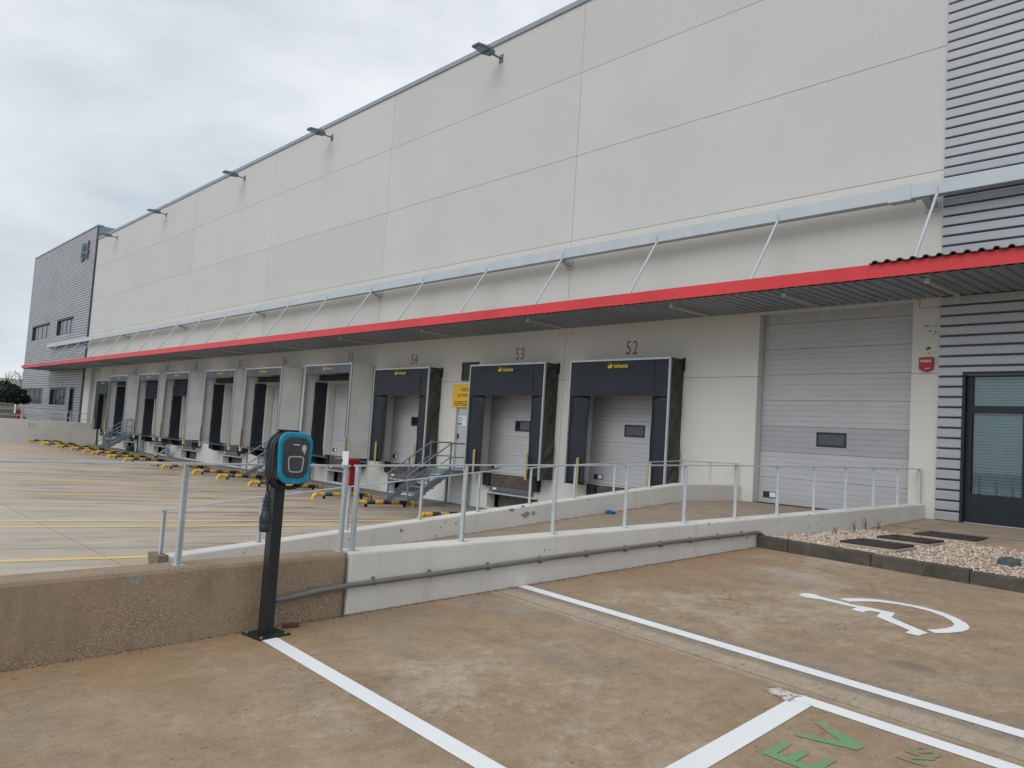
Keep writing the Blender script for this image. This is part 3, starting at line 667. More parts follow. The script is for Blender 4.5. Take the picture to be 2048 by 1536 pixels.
# corbel pocket covers under the canopy at each column line
for x in JOINTX[1:]:
    xx = x if x < -6 else x-.12
    fr = MB(); fr.box(xx-.26,xx-.25,-.004,.0,3.98,4.2); fr.box(xx+.25,xx+.26,-.004,.0,3.98,4.2); fr.box(xx-.25,xx+.25,-.004,.0,3.97,3.98)
    fr.build('pocket_outline', 'joint', wh)
for a, c in zip(JOINTX, JOINTX[1:]): MB().box(a+.002, c-.002, -.05, .36, 13.45, 13.60).build('parapet_cap', 'cap', wh)
box('core', 'core', wh, -63.2, -6.0, .62, 40, -1.3, 13.3)
for z in (0, ): pass
# sectional doors
def section_mesh(w, parent, y, mat='door', h=.553, name='door_panel', n=5):
    pr = [(y+.04, 0.0)]; 
    for k in range(n):
        z0, z1 = h*k/n, h*(k+1)/n
        pr += [(y+.006, z0+.001), (y, z0+.006), (y, z1-.006), (y+.006, z1-.001)]
    pr += [(y+.04, h)]
    b = MB(); b.prism([(p[0], p[1]) for p in pr], 0, -w/2, w/2); return b
def sect_door(cx, w, nrow, y, name, darkrow=None, win=None, topcut=None):
    x0, x1 = cx-w/2, cx+w/2; H = topcut or nrow*.555
    d = box(name, 'core', wh, x0+.02, x1-.02, y+.045, y+.06, 0, H)
    for s in (-1, 1): box('track', 'door_frame', d, cx+s*(w/2)-.03, cx+s*(w/2)+.03, y-.03, y+.04, 0, H)
    b = section_mesh(w-.06, d, y); proto = None
    for r in range(nrow):
        if proto is None:
            b.v = [(v[0]+cx, v[1], v[2]+.004) for v in b.v]
            o = proto = b.build('door_panel', 'door', d)
        else:
            o = proto.copy(); COL.objects.link(o); o.parent = d; o.location = (0, 0, .555*r)
            LOC[o.name] = LOC[d.name]
        if darkrow == r:
            o.data = o.data.copy(); o.data.materials.clear(); o.data.materials.append(simple('door_panel_grey', (.355, .36, .385), .42, .06))
    box('bottom_seal', 'black', d, x0+.03, x1-.03, y-.008, y+.04, -.03, .004)
    if win:
        wx0, wx1, wz0, wz1 = win
        fr = MB(); t_ = .045
        fr.box(wx0, wx1, y-.016, y+.0, wz0, wz0+t_); fr.box(wx0, wx1, y-.016, y, wz1-t_, wz1); fr.box(wx0, wx0+t_, y-.016, y, wz0+t_, wz1-t_); fr.box(wx1-t_, wx1, y-.016, y, wz0+t_, wz1-t_)
        fr.build('window_frame', 'rubber', d, bevel=.006); box('window_pane', 'glass', d, wx0+.03, wx1-.03, y-.006, y-.002, wz0+.03, wz1-.03)
    lb = MB(); lb.box(cx-w/2+.14, cx-w/2+.46, y-.012, y-.001, .12, .25); lb.build('handle_recess', 'rubber', d)
    box('notice', 'white', d, cx-w/2+.30, cx-w/2+.44, y-.016, y-.0125, .135, .235)
    return d
sect_door(-8.04, 3.26, 7, .20, 'sectional_door', 2, (-8.36, -7.72, 1.27, 1.57), 4.08)
box('door_header', 'door_frame', wh, -9.66, -6.42, .19, .26, 3.889, 4.099)
sect_door(-60.65, 2.2, 7, .20, 'sectional_door', topcut=4.08)
box('door_header', 'door_frame', wh, -61.78, -59.52, .19, .26, 3.889, 4.099)
for c in DOCK: sect_door(c, 2.94, 5, .30, 'sectional_door', None, (c-.36, c+.30, 1.27, 1.58))
box('door_threshold', 'step', wh, -9.66, -6.42, .02, .58, -.2, -.004)
for c in DOCK: box('dock_sill', 'pit', wh, c-1.469, c+1.469, .01, .60, -.25, -.006)
# personnel doors behind the stairs
for i, x in enumerate(STAIRX):
    d = holed_panel(x-.469, x+.469, .0, 2.049, .03, .12, [(x-.42, x+.42, 0, 2.0)]).build('personnel_door', 'door_frame', wh, recalc=False)
    box('leaf', 'door', d, x-.417, x+.417, .05, .09, .01, 1.995, bevel=.004)
    h = MB(); h.box(x-.38, x-.33, .03, .05, .93, 1.10); h.tube([(x-.355,.03,1.02),(x-.355,.0,1.02),(x-.25,.0,1.02)], .009, 6); h.build('handle', 'black', d)
    if i == 0:
        box('notice', 'white', d, x-.40, x-.21, .044, .049, 1.35, 1.66); box('notice', 'white', d, x-.19, x+.0, .044, .049, 1.35, 1.66)
        rg = MB()
        for k in range(16):
            a, b2 = 2*PI*k/16, 2*PI*(k+1)/16; q = lambda r, t: (x-.305+r*math.cos(t), .0435, 1.55+r*math.sin(t))
            rg.add([q(.045,a),q(.08,a),q(.08,b2),q(.045,b2)], [(0,1,2,3)])
        rg.box(x-.39, x-.22, .041, .0437, 1.37, 1.44); rg.build('notice_symbol', 'sign_blue', d)
        rg = MB()
        for k in range(16):
            a, b2 = 2*PI*k/16, 2*PI*(k+1)/16; q = lambda r, t: (x-.095+r*math.cos(t), .0435, 1.55+r*math.sin(t))
            rg.add([q(.04,a),q(.06,a),q(.06,b2),q(.04,b2)], [(0,1,2,3)])
        rg.build('notice_symbol', 'slat', d)
# louvred vent above the first personnel door
v = holed_panel(-20.10, -19.28, 2.755, 3.33, -.03, -.001, [(-20.04, -19.34, 2.81, 3.28)]).build('vent', 'leveler', wh, recalc=False)
box('vent_mesh', 'rubber', v, -20.04, -19.34, -.012, -.002, 2.81, 3.28)
# dock numbers
for n, c in zip(range(52, 62), [-13.26,-17.45,-22.76,-26.95,-32.38,-36.9,-42.38,-46.68,-52.1,-56.5]):
    z = 3.50 if n < 55 else 3.745
    text_mesh(str(n), .50, .002, face_m(c, -.004, z), .78, 1.12, -.004).build('dock_number', 'number', wh)
# scars on the pillar beside the big door
for i, (x, z, rx, rz) in enumerate([(-6.20,3.62,.02,.02),(-6.14,3.625,.03,.03),(-6.08,3.62,.015,.015),(-6.02,3.62,.02,.02),(-5.98,3.625,.02,.02),(-6.2,3.54,.015,.02),(-6.1,3.53,.035,.02),(-6.0,3.51,.03,.02),(-6.15,3.46,.02,.01),(-6.02,3.47,.02,.01),(-6.13,3.20,.055,.035),(-6.09,3.21,.03,.03),(-6.17,3.30,.008,.008),(-6.02,3.30,.008,.008),(-6.17,3.13,.008,.008),(-6.1,3.11,.02,.02),(-6.03,3.13,.008,.008)]):
    rnd = random.Random(i+40); n = 9
    MB().prism([(x+rx*math.cos(2*PI*k/n)*rnd.uniform(.5,1.1), z+rz*math.sin(2*PI*k/n)*rnd.uniform(.5,1.1)) for k in range(n)], 1, -.004, -.0018).build('plaster_scar', 'scar', wh)

# ------------------------------------------------------------------ signs on the wall
s = empty('yellow_sign', (-19.65, -.02, 1.9)); tag(s, 'yellow supplier entrance sign partly hidden by the dock 53 shelter', 'sign')
box('panel', 'sign_y', s, -20.50, -18.98, -.022, -.002, 1.92, 2.64, bevel=.004)
text_mesh('entrada', .215, .001, face_m(-19.80, -.024, 2.49), .86).build('lettering', 'ink', s)
text_mesh('proveedores', .215, .001, face_m(-19.76, -.024, 2.31), .86).build('lettering', 'ink', s)
text_mesh('REFRIGERADOS', .225, .001, face_m(-19.74, -.024, 2.03), .80, 1.0, .002).build('lettering', 'ink', s)
s = empty('fire_alarm_sounder', (-6.13, -.03, 2.76)); tag(s, 'red shield-shaped fire alarm sounder on the cream pillar', 'alarm')
MB().prism([(-6.255,3.03),(-6.255,2.81),(-6.13,2.755),(-6.005,2.81),(-6.005,3.03)], 1, -.075, -.001).build('housing', 'red2', s, bevel=.012)
text_mesh('FUEGO', .062, .001, face_m(-6.13, -.077, 2.955), 1.0, 1.0, .001).build('lettering', 'white', s)
box('strip', 'white', s, -6.14, -6.03, -.078, -.0755, 2.815, 2.823)

# ------------------------------------------------------------------ canopy
ca = empty('canopy', (-35, -1.05, 4.15)); tag(ca, 'long dock canopy with red fascia, ribbed grey soffit and tie rods', 'canopy')
CX0, CX1, CY = -73.2, 4.0, -2.08
seg = [CX0, -63.6, -54.2, -44.6, -35.0, -25.4, -15.8, -6.32, CX1]
for a, c in zip(seg, seg[1:]):
    b = MB(); p = .209; n = int((c-a)/p); prof = []
    for k in range(n+1):
        x = a + k*p
        for dx, dz in ((0, 0), (.135, 0), (.15, .028), (.195, .028)):
            if x+dx < c-.002: prof.append((x+dx, 4.15+dz))
    prof.append((c-.002, 4.15))
    for x, z in prof: b.v += [(x, CY+.03, z), (x, -.004, z)]
    for k in range(len(prof)-1): b.f.append((2*k, 2*k+1, 2*k+3, 2*k+2))
    b.build('soffit_sheet', 'soffit', ca, recalc=False)
    fz = 4.165
    box('fascia', 'red', ca, a+.0006, c-.0006, CY-.02, CY+.02, fz, 4.405)
    box('roof_deck', 'rooftile', ca, a, c, CY+.022, -.004, 4.32, 4.36)
# ribbed roof sheet lapping over the fascia at the near end
b = MB(); prof = []; x = -6.30
while x < CX1-.2:
    prof += [(x, 4.412), (x+.05, 4.412), (x+.075, 4.452), (x+.125, 4.452), (x+.15, 4.412)]; x += .2085
for x, z in prof: b.v += [(x, -2.17, z), (x, -.05, z+.02), (x, -2.17, z-.012), (x, -.05, z+.008)]
for k in range(len(prof)-1):
    o = 4*k; b.f += [(o, o+4, o+5, o+1), (o+2, o+3, o+7, o+6), (o, o+2, o+6, o+4)]
b.build('roof_sheet', 'rooftile', ca, recalc=False)
for a, c in [(-73.4, -63.6), (-63.6, -54), (-54, -44.4), (-44.4, -34.7), (-34.7, -25.0), (-25.0, -15.4), (-15.4, -6.35), (-6.35, 4)]:
    box('beam', 'beam', ca, a+.003, c-.003, -.47, -.27, 5.985, 6.255, bevel=.008)
box('beam_sleeve', 'beam', ca, -6.75, -6.32, -.478, -.262, 5.965, 6.262)
for x in JOINTX + [-72.8, 2.5]:
    xx = min(x, -6.1) if x < 0 else x
    k = MB(); k.hexa([(xx-.07,-.40,5.955),(xx+.07,-.40,5.955),(xx+.09,-.002,5.86),(xx-.09,-.002,5.86),(xx-.07,-.40,5.984),(xx+.07,-.40,5.984),(xx+.09,-.002,5.984),(xx-.09,-.002,5.984)])
    k.box(xx-.13, xx+.13, -.02, -.003, 5.80, 6.25); k.build('bracket', 'beam', ca)
x = -5.86; i = 0
while x > -73:
    r = MB(); r.tube([(x, -.36, 6.16), (x, -1.50, 4.40)], .026, 8); r.box(x-.012, x+.012, -.50, -.40, 6.0, 6.13); r.build('tie_rod', 'beam', ca); x -= 3.205
for x in (-2.65, .55): MB().tube([(x, -.36, 6.16), (x, -1.50, 4.40)], .026, 8).build('tie_rod', 'beam', ca)
lx = [-5.5, -8.12, -10.78, -15.32, -19.97, -24.8, -29.8, -34.8, -39.65, -44.5, -49.3, -54.1, -58.9, -63.7, -68.5, -.7]
first = None
for i, x in enumerate(lx):
    if first is None:
        t = empty('soffit_light', (x, -1.05, 4.05)); first = t
        MB().box(x-.045, x+.045, -1.70, -.40, 4.125, 4.16).build('tray', 'galv', t)
        MB().tube([(x, -1.68, 4.105), (x, -.42, 4.105)], .038, 10).build('diffuser', 'tube', t, smooth=False)
        for y in (-1.72, -.40): MB().box(x-.046, x+.046, y-.02, y+.02, 4.065, 4.15).build('end_cap', 'galv', t)
        for y in (-1.4, -.7): MB().box(x-.015, x+.015, y-.02, y+.02, 4.13, 4.17).build('hanger', 'galv', t)
        tag(t, 'fluorescent tube light under the red-edged canopy soffit', 'light', 'tube lights under the canopy')
    else: copy_tree(first, None, (x-lx[0], 0, 0))

# ------------------------------------------------------------------ floodlights on the parapet
fl = None
names = ['above the yellow sign', 'above the gap between docks fifty-five and fifty-six', 'above dock fifty-seven', 'above dock sixty', 'at the corner by the grey office block']
for x, nm in zip([-19.2, -29.8, -38.3, -49.2, -58.7], names):
    if fl is None:
        fl = t = empty('floodlight', (x, 0, 12.9))
        MB().box(x-.09, x+.09, -.02, -.002, 12.80, 13.06).build('wall_plate', 'lamp', t)
        MB().tube([(x, -.02, 12.93), (x, -.46, 12.95)], .03, 8).build('arm', 'lamp', t)
        hb = MB(); hb.hexa([(x-.12,-.36,12.91),(x-.22,-.66,12.90),(x+.22,-.66,12.90),(x+.12,-.36,12.91),(x-.11,-.36,13.03),(x-.18,-.66,13.08),(x+.18,-.66,13.08),(x+.11,-.36,13.03)])
        hb.build('driver_box', 'lamp', t, bevel=.015)
        MB().hexa([(x-.22,-.66,12.94),(x-.18,-1.08,12.96),(x+.18,-1.08,12.96),(x+.22,-.66,12.94),(x-.20,-.66,13.04),(x-.16,-1.08,13.02),(x+.16,-1.08,13.02),(x+.20,-.66,13.04)]).build('lamp_head', 'lamp', t, bevel=.012)
        for k in range(3): MB().box(x-.15, x+.15, -1.0+k*.11, -.92+k*.11, 12.936, 12.951).build('lens', 'lens', t)
    else: t = copy_tree(fl, None, (x+19.2, 0, 0))
    tag(t, 'grey parapet floodlight ' + nm, 'floodlight', 'floodlights along the parapet')

# ------------------------------------------------------------------ grey clad office blocks
PITCH = .187
STRIP = ((.0, -.012), (.006, -.052), (.014, -.058), (.146, -.058), (.156, -.052), (.165, -.012))
def cladding(x0, x1, z0, z1, y, hs):
    b = MB(); z = z0
    while z < z1-.05:
        prof = [(z+dz, y+dy) for dz, dy in STRIP]
        for (za, ya), (zb, yb_) in zip(prof, prof[1:]):
            cuts = [(h[0], h[1]) for h in hs if h[2] < (za+zb)/2 < h[3]]
            for a, c in interval_minus(x0, x1, cuts):
                b.add([(a,ya,za),(c,ya,za),(c,yb_,zb),(a,yb_,zb)], [(0,1,2,3)])
        z += PITCH
    return b
def cladding_strips(par, x0, x1, z0, z1, y, hs):
    z = z0; proto = {}
    while z < z1-.05:
        cuts = [(h[0], h[1]) for h in hs if h[2] < z+.07 < h[3]]
        for a, c in interval_minus(x0, x1, cuts):
            if (a, c) in proto:
                p, zp0 = proto[(a, c)]; q = p.copy(); COL.objects.link(q); q.parent = par; q.location = (0, random.uniform(-.002, .002), z-zp0)
            else:
                b = MB(); b.prism([(y+dy, z+dz) for dz, dy in STRIP], 0, a, c)
                proto[(a, c)] = (b.build('cladding_strip', 'clad', par), z)
        z += PITCH
def office_window(par, x0, x1, z0, z1, y, npane, depth=.16):
    f = MB(); t = .07
    f.box(x0, x1, y-.06, y+depth, z0, z0+t); f.box(x0, x1, y-.06, y+depth, z1-t, z1); f.box(x0, x0+t, y-.06, y+depth, z0+t, z1-t); f.box(x1-t, x1, y-.06, y+depth, z0+t, z1-t)
    for k in range(1, npane): xx = x0+(x1-x0)*k/npane; f.box(xx-.04, xx+.04, y+depth-.10, y+depth-.03, z0+t, z1-t)
    w_ = f.build('window', 'clad_dark', par)
    for k in range(npane):
        a, c = x0+(x1-x0)*k/npane, x0+(x1-x0)*(k+1)/npane
        box('pane', 'glass', w_, a+.045, c-.045, y+depth-.08, y+depth-.06, z0+t-.01, z1-t+.01)
        if k >= 1: box('blind', 'slat', w_, a+.05, c-.05, y+depth-.02, y+depth-.01, z0+t+.03*(k%2), z1-t)
    return w_
ob = empty('office_block', (-73, 2, 0)); tag(ob, 'grey ribbed metal-clad office block with dark letters near its roof', 'office block')
OX0, OX1 = -82.8, -63.36; oh = [(-81.0,-74.8,6.88,8.18),(-72.4,-67.5,6.9,8.18),(-82.0,-74.9,1.41,2.74),(-72.5,-67.55,1.41,2.74),(-66.5,-65.1,.2,2.74)]
cladding(OX0, OX1, .2, 14.45, -.05, oh).build('cladding', 'clad', ob, recalc=False)['kind'] = 'stuff'
bk = holed_panel(OX0+.02, OX1-.02, -.2, 14.4, -.035, .25, oh).build('backing_wall', 'clad_dark', ob, recalc=False)
box('body', 'core', ob, OX0+.3, OX1, .4, 16, -.2, 13.4)
box('parapet_return', 'cap', ob, OX1-.02, OX1+.0, -.04, 2.2, 13.62, 14.5); box('parapet_cap', 'cap', ob, OX0-.03, OX1+.05, -.12, .3, 14.45, 14.56)
box('corner_trim', 'clad_dark', ob, OX1-.09, OX1+.05, -.115, -.02, .0, 14.44); box('corner_trim', 'clad', ob, OX0-.05, OX0+.06, -.115, .3, .0, 14.44)
for h in oh[:4]: office_window(ob, *h, -.04, 4)
d = holed_panel(-66.5, -65.1, .2, 2.74, -.08, .1, [(-66.42, -65.18, .2, 2.66)]).build('door', 'dark_alu', ob, recalc=False); box('pane', 'glass', d, -66.42, -65.18, .02, .04, .2, 2.66)
text_mesh('B4', 1.9, .05, face_m(-65.95, -.16, 12.85), .95, 1.05, .03).build('letters', 'letters', ob)
box('grey_panel', 'clad_dark', ob, -71.2, -63.5, -.10, -.091, 5.35, 5.98)
oc = empty('office_block', (0, 2, 0)); tag(oc, 'grey ribbed metal-clad office block with a dark glazed entrance door', 'office block')
dh = (-5.46, -3.56, .03, 2.715)
cladding_strips(oc, -5.90, 8, .055, 14.45, -.012, [dh])
holed_panel(-5.915, 8, -.2, 14.4, -.012, .3, [dh]).build('backing_wall', 'clad_dark', oc, recalc=False)
holed_panel(dh[0]-.02, dh[1]+.02, .04, 2.74, -.095, -.03, [(dh[0]+.03, dh[1]-.03, .0, 2.69)]).build('door_surround', 'dark_alu', oc, recalc=False)
d = holed_panel(dh[0], dh[1], .03, 2.71, .0, .12, [(-5.34,-4.535,.56,2.01),(-4.485,-3.68,.56,2.01),(-5.34,-3.68,2.13,2.66)]).build('entrance_door', 'dark_alu', oc, recalc=False)
box('mullion', 'dark_alu', d, -4.53, -4.49, -.012, -.001, .05, 2.08); box('threshold', 'galv', d, dh[0]+.01, dh[1]-.01, -.03, -.002, .045, .065)
for a, c, z0, z1 in ((-5.34,-4.535,.56,2.01),(-4.485,-3.68,.56,2.01),(-5.34,-3.68,2.13,2.66)):
    box('pane', 'clear', d, a, c, .045, .051, z0, z1)
    z = z0+.015; proto = None
    while z < z1-.02:
        if proto is None:
            sm = MB(); sm.hexa([(a+.01,.085,z),(c-.01,.085,z),(c-.01,.100,z+.012),(a+.01,.100,z+.012),(a+.01,.078,z+.036),(c-.01,.078,z+.036),(c-.01,.090,z+.046),(a+.01,.090,z+.046)])
            proto = sm.build('blind_slat', 'slat', d); zb0 = z
        else:
            q = proto.copy(); COL.objects.link(q); q.parent = d; q.location = (0, 0, z-zb0)
        z += .052
box('dark_room', 'core', oc, dh[0], dh[1], .13, .16, .03, 2.7)
box('body', 'core', oc, -5.8, 8, .35, 16, -.2, 14)

# ------------------------------------------------------------------ dock shelters
def logo(par, cx, y, z, s=1.0):
    L = MB()
    L.add([(cx-.285*s,y,z-.055*s),(cx-.155*s,y,z-.055*s),(cx-.155*s,y,z+.035*s),(cx-.285*s,y,z+.015*s)], [(0,1,2,3)])
    L.add([(cx-.285*s,y,z+.085*s),(cx-.27*s,y,z+.088*s),(cx-.14*s,y,z+.045*s),(cx-.125*s,y,z+.0*s),(cx-.14*s,y,z-.03*s),(cx-.145*s,y,z+.0*s),(cx-.16*s,y,z+.04*s)], [(0,1,2,6),(6,2,3,5),(5,3,4)])
    L.build('logo_mark', 'logo', par)
    text_mesh('inkema', .150*s, .0, face_m(cx+.13*s, y, z-.005*s), 1.0, 1.06, .004*s, .15).build('logo_lettering', 'logo', par)
def bars(t, cx, off, y, z0, z1):
    for s in (-1, 1):
        k = MB(); x = cx+s*off; k.box(x-.034, x-.008, y-.04, y-.004, z0, z1); k.box(x+.008, x+.034, y-.04, y-.004, z0, z1); k.box(x-.008, x+.008, y-.018, y-.004, z0, z1)
        k.build('guide_bar', 'yellow', t)
def skirt(x, y0, y1, z0, z1, seed, ny=9, nz=60, amp=.11, sgn=1):
    b = MB()
    for j in range(nz+1):
        for i in range(ny+1):
            u, v_ = i/ny, j/nz; y = y0+(y1-y0)*u; z = z0+(z1-z0)*v_
            e = math.sin(PI*min(max(u, 0), 1))**.6
            w_ = mnoise.noise(Vector((u*1.4+seed, v_*13-u*2.6, seed*2.1)))*1.0 + .6*mnoise.noise(Vector((u*2.5, v_*26+u*5, seed)))
            b.v.append((x + sgn*e*(amp*w_+.01), y, z))
    for j in range(nz):
        for i in range(ny): o = j*(ny+1)+i; b.f.append((o, o+1, o+ny+2, o+ny+1))
    return b
def shelter_a(cx):
    t = empty('dock_shelter', (cx, -.27, 0)); y = -.54; h = 1.62; zt = 3.17
    f = MB(); f.box(cx-h-.0, cx-h+.042, y, y+.05, -.04, zt-.0); fp = f.build('frame_post', 'alu', t)
    MB().box(cx+h-.042, cx+h, y, y+.05, -.04, zt).build('frame_post', 'alu', t)
    MB().box(cx-h+.043, cx+h-.043, y, y+.05, zt-.045, zt).build('frame_head', 'alu', t)
    hc = MB(); yy = y+.012; zb = 2.25
    # head curtain, slit near both ends, hangs with a slight belly
    for a, c, zlow, dy in ((cx-1.155, cx+1.165, zb, -.03), (cx-h+.055, cx-1.165, zb-.005, .0), (cx+1.175, cx+h-.055, zb-.005, .0)):
        n = 8; o = len(hc.v)
        for i in range(n+1):
            v_ = i/n; z = zt-.06-(zt-.06-zlow)*v_
            for x in (a, (a+c)/2, c): hc.v.append((x, yy+dy*math.sin(v_*PI*.5)+(.012*mnoise.noise(Vector((x*2, z*3, 1)))), z))
        for i in range(n):
            for k in range(2): q = o+3*i+k; hc.f.append((q, q+1, q+4, q+3))
    hco = hc.build('head_curtain', 'vinyl', t); hco.modifiers.new('s', 'SOLIDIFY').thickness = .006
    logo(t, cx+.01, y-.036, 2.995)
    for s in (-1, 1):
        a, c = cx+s*(h-.055), cx+s*(.95 if s < 0 else 1.07); sb = MB(); n = 22
        for i in range(n+1):
            z = -.02+(zb+.02)*i/n; wv = .045*mnoise.noise(Vector((s*3.1, z*1.3, 4)))
            for k in range(4):
                u = k/3; sb.v.append((a+(c+s*(-.0)+wv-a)*u, yy+.02+.05*u*u+.02*mnoise.noise(Vector((u*2, z*2, s))), z))
        for i in range(n):
            for k in range(3): q = 4*i+k; sb.f.append((q, q+1, q+5, q+4))
        so_ = sb.build('side_curtain', 'vinyl', t, smooth=True); so_.modifiers.new('s', 'SOLIDIFY').thickness = .006
        skirt(cx+s*(h-.01), y+.05, -.004, -.02, zt-.02, 3+s, sgn=s).build('side_skirt', 'skirt', t, smooth=True)
        box('back_profile', 'black', t, cx+s*h-.03, cx+s*h+.03, -.04, -.002, zt-.28, zt+.03)
    box('roof_sheet', 'skirt', t, cx-h+.01, cx+h-.01, y+.05, -.003, zt-.03, zt-.005)
    bars(t, cx, 1.13, y-.0, -.06, .66)
    return t
def shelter_b(cx):
    t = empty('dock_shelter', (cx, -.47, 0)); y = -.94; h = 1.725; zt = 3.37
    for s in (-1, 1):
        a, c = sorted((cx+s*h, cx+s*(h-.05)))
        MB().box(a, c, y, y+.05, -.03, zt).build('frame_post', 'alu', t)
        a, c = sorted((cx+s*(h-.006), cx+s*(h-.046)))
        MB().box(a, c, y+.051, -.003, .0, zt-.03).build('side_panel', 'pod', t)
        a, c = sorted((cx+s*(h+.004), cx+s*(h-.04)))
        MB().box(a, c, -.045, -.002, -.0, zt-.028).build('rear_profile', 'door_frame', t)
        k = MB(); a, c = sorted((cx+s*(h-.05), cx+s*(h-.16))); k.box(a, c, y+.012, y+.02, .0, zt-.33); k.build('side_flap', 'vinyl_grey', t)
        # black inflatable bag against the wall, sagging foot
        k = MB(); n = 16; x0 = cx+s*(h-.05)
        for i in range(n+1):
            z = -.30+3.05*i/n; fl_ = max(0, 1-(z+.30)/.42); th = .10+.02*mnoise.noise(Vector((z*2, s, 0)))+.26*fl_**.7
            k.v += [(x0, -.50+.02*mnoise.noise(Vector((z*3, 2, s)))-.0*fl_, z), (x0-s*th, -.47+.1*fl_, z+(-.09*fl_)), (x0-s*th, -.03, z-.10*fl_), (x0, -.02, z)]
        for i in range(n):
            for m in range(4): q = 4*i; k.f.append((q+m, q+(m+1) % 4, q+4+(m+1) % 4, q+4+m))
        k.f += [(0,1,2,3), (4*n+3,4*n+2,4*n+1,4*n)]
        k.build('side_bag', 'vinyl', t)
        MB().box(cx+s*(h-.62)-.02, cx+s*(h-.62)+.02, -.03, -.004, .0, 0.02).build('foot_clip', 'alu', t)
    MB().box(cx-h+.051, cx+h-.051, y, y+.05, zt-.05, zt).build('frame_head', 'alu', t)
    MB().box(cx-h+.006, cx+h-.006, y+.051, -.003, zt-.03, zt-.003).build('roof_panel', 'pod', t)
    MB().box(cx-h+.051, cx+h-.051, y+.012, y+.02, zt-.34, zt-.051).build('head_curtain', 'vinyl_grey', t)
    logo(t, cx-.05, y+.006, zt-.155)
    # bottom angle frame
    for s in (-1, 1):
        a, c = sorted((cx+s*h, cx+s*(h-.75)))
        MB().hexa([(a,y+.02,-.05),(c,y+.02,-.05),(c,-.005,-.16),(a,-.005,-.16),(a,y+.02,-.002),(c,y+.02,-.002),(c,-.005,-.10),(a,-.005,-.10)]).build('bottom_bracket', 'stairpaint', t)
        box('drip_block', 'bumper_white', t, cx+s*(h-.06)-.05, cx+s*(h-.06)+.05, y-.02, y+.06, -.22, -.06)
    bars(t, cx, h-.04, y-.0, -.08, .72)
    return t
def head_bag(par, cx, zb, zt=3.02):
    k = MB(); n = max(2, int((zt-zb)/.13)); prof = []
    for i in range(n):
        z1, z0 = zt-(zt-zb)*i/n, zt-(zt-zb)*(i+1)/n
        prof += [(-.62, z1-.012), (-.70, (z0+z1)/2), (-.62, z0+.012)]
    prof += [(-.08, zb+.05), (-.08, zt)]
    k.prism(prof, 0, cx-1.1, cx+1.45)
    return k.build('head_bag', 'vinyl', par)
NUM = ['fifty-two','fifty-three','fifty-four','fifty-five','fifty-six','fifty-seven','fifty-eight','fifty-nine','sixty','sixty-one']
GA, GB = 'black curtain dock shelters', 'grey box dock shelters'
pa = pb = None
for n, c in zip(range(52, 62), DOCK):
    if n in (52, 53, 54, 61):
        if pa is None: t = pa = shelter_a(c)
        else: t = copy_tree(pa, None, (c-DOCK[0], 0, 0))
        tag(t, 'black vinyl curtain dock shelter under the red wall number ' + NUM[n-52], 'dock shelter', GA)
    else:
        if pb is None: t = pb = shelter_b(c); c0 = c
        else: t = copy_tree(pb, None, (c-c0, 0, 0))
        tag(t, 'grey sided box dock shelter under the wall number ' + NUM[n-52], 'dock shelter', GB)
for n, c in zip(range(52, 62), DOCK):
    if n in (52, 53, 54, 61): continue
    t = [o for o in bpy.data.objects if o.get('label') == 'grey sided box dock shelter under the wall number ' + NUM[n-52]][0]
    head_bag(t, c, {58: 2.15, 59: 2.0}.get(n, 2.78))

# ------------------------------------------------------------------ dock levellers
lv = None
for n, c in zip(range(52, 62), DOCK):
    if lv is None:
        lv = t = empty('dock_leveler', (c, -.1, -.5))
        MB().box(c-.86, c+.86, -.09, -.001, -.37, -.008).build('front_plate', 'leveler', t, bevel=.006)
        MB().box(c-.86, c+.86, -.13, -.004, -.505, -.375).build('lip', 'lip', t, bevel=.008)
        for s in (-1, 1):
            MB().box(c+s*1.03-.145, c+s*1.03+.145, -.14, -.002, -.38, -.004).build('bumper', 'black', t, bevel=.012)
            MB().bar((c+s*.90, -.06, -.36), (c+s*.93, -.06, -.55), .02, .02).build('strut', 'black', t)
        MB().box(c-1.10, c+1.10, -.05, -.001, -.60, -.545).build('pit_edge', 'bumper_white', t)
        box('label_plate', 'white', t, c-.70, c-.54, -.134, -.1301, -.465, -.41)
        MB().box(c-1.079, c+1.079, .45, .50, -1.02, -.56).build('pit_back', 'pit', t)
    else: t = copy_tree(lv, None, (c-DOCK[0], 0, 0))
    tag(t, 'brown steel dock leveller with black bumpers below wall number ' + NUM[n-52], 'dock leveller', 'dock levellers below the shelters')

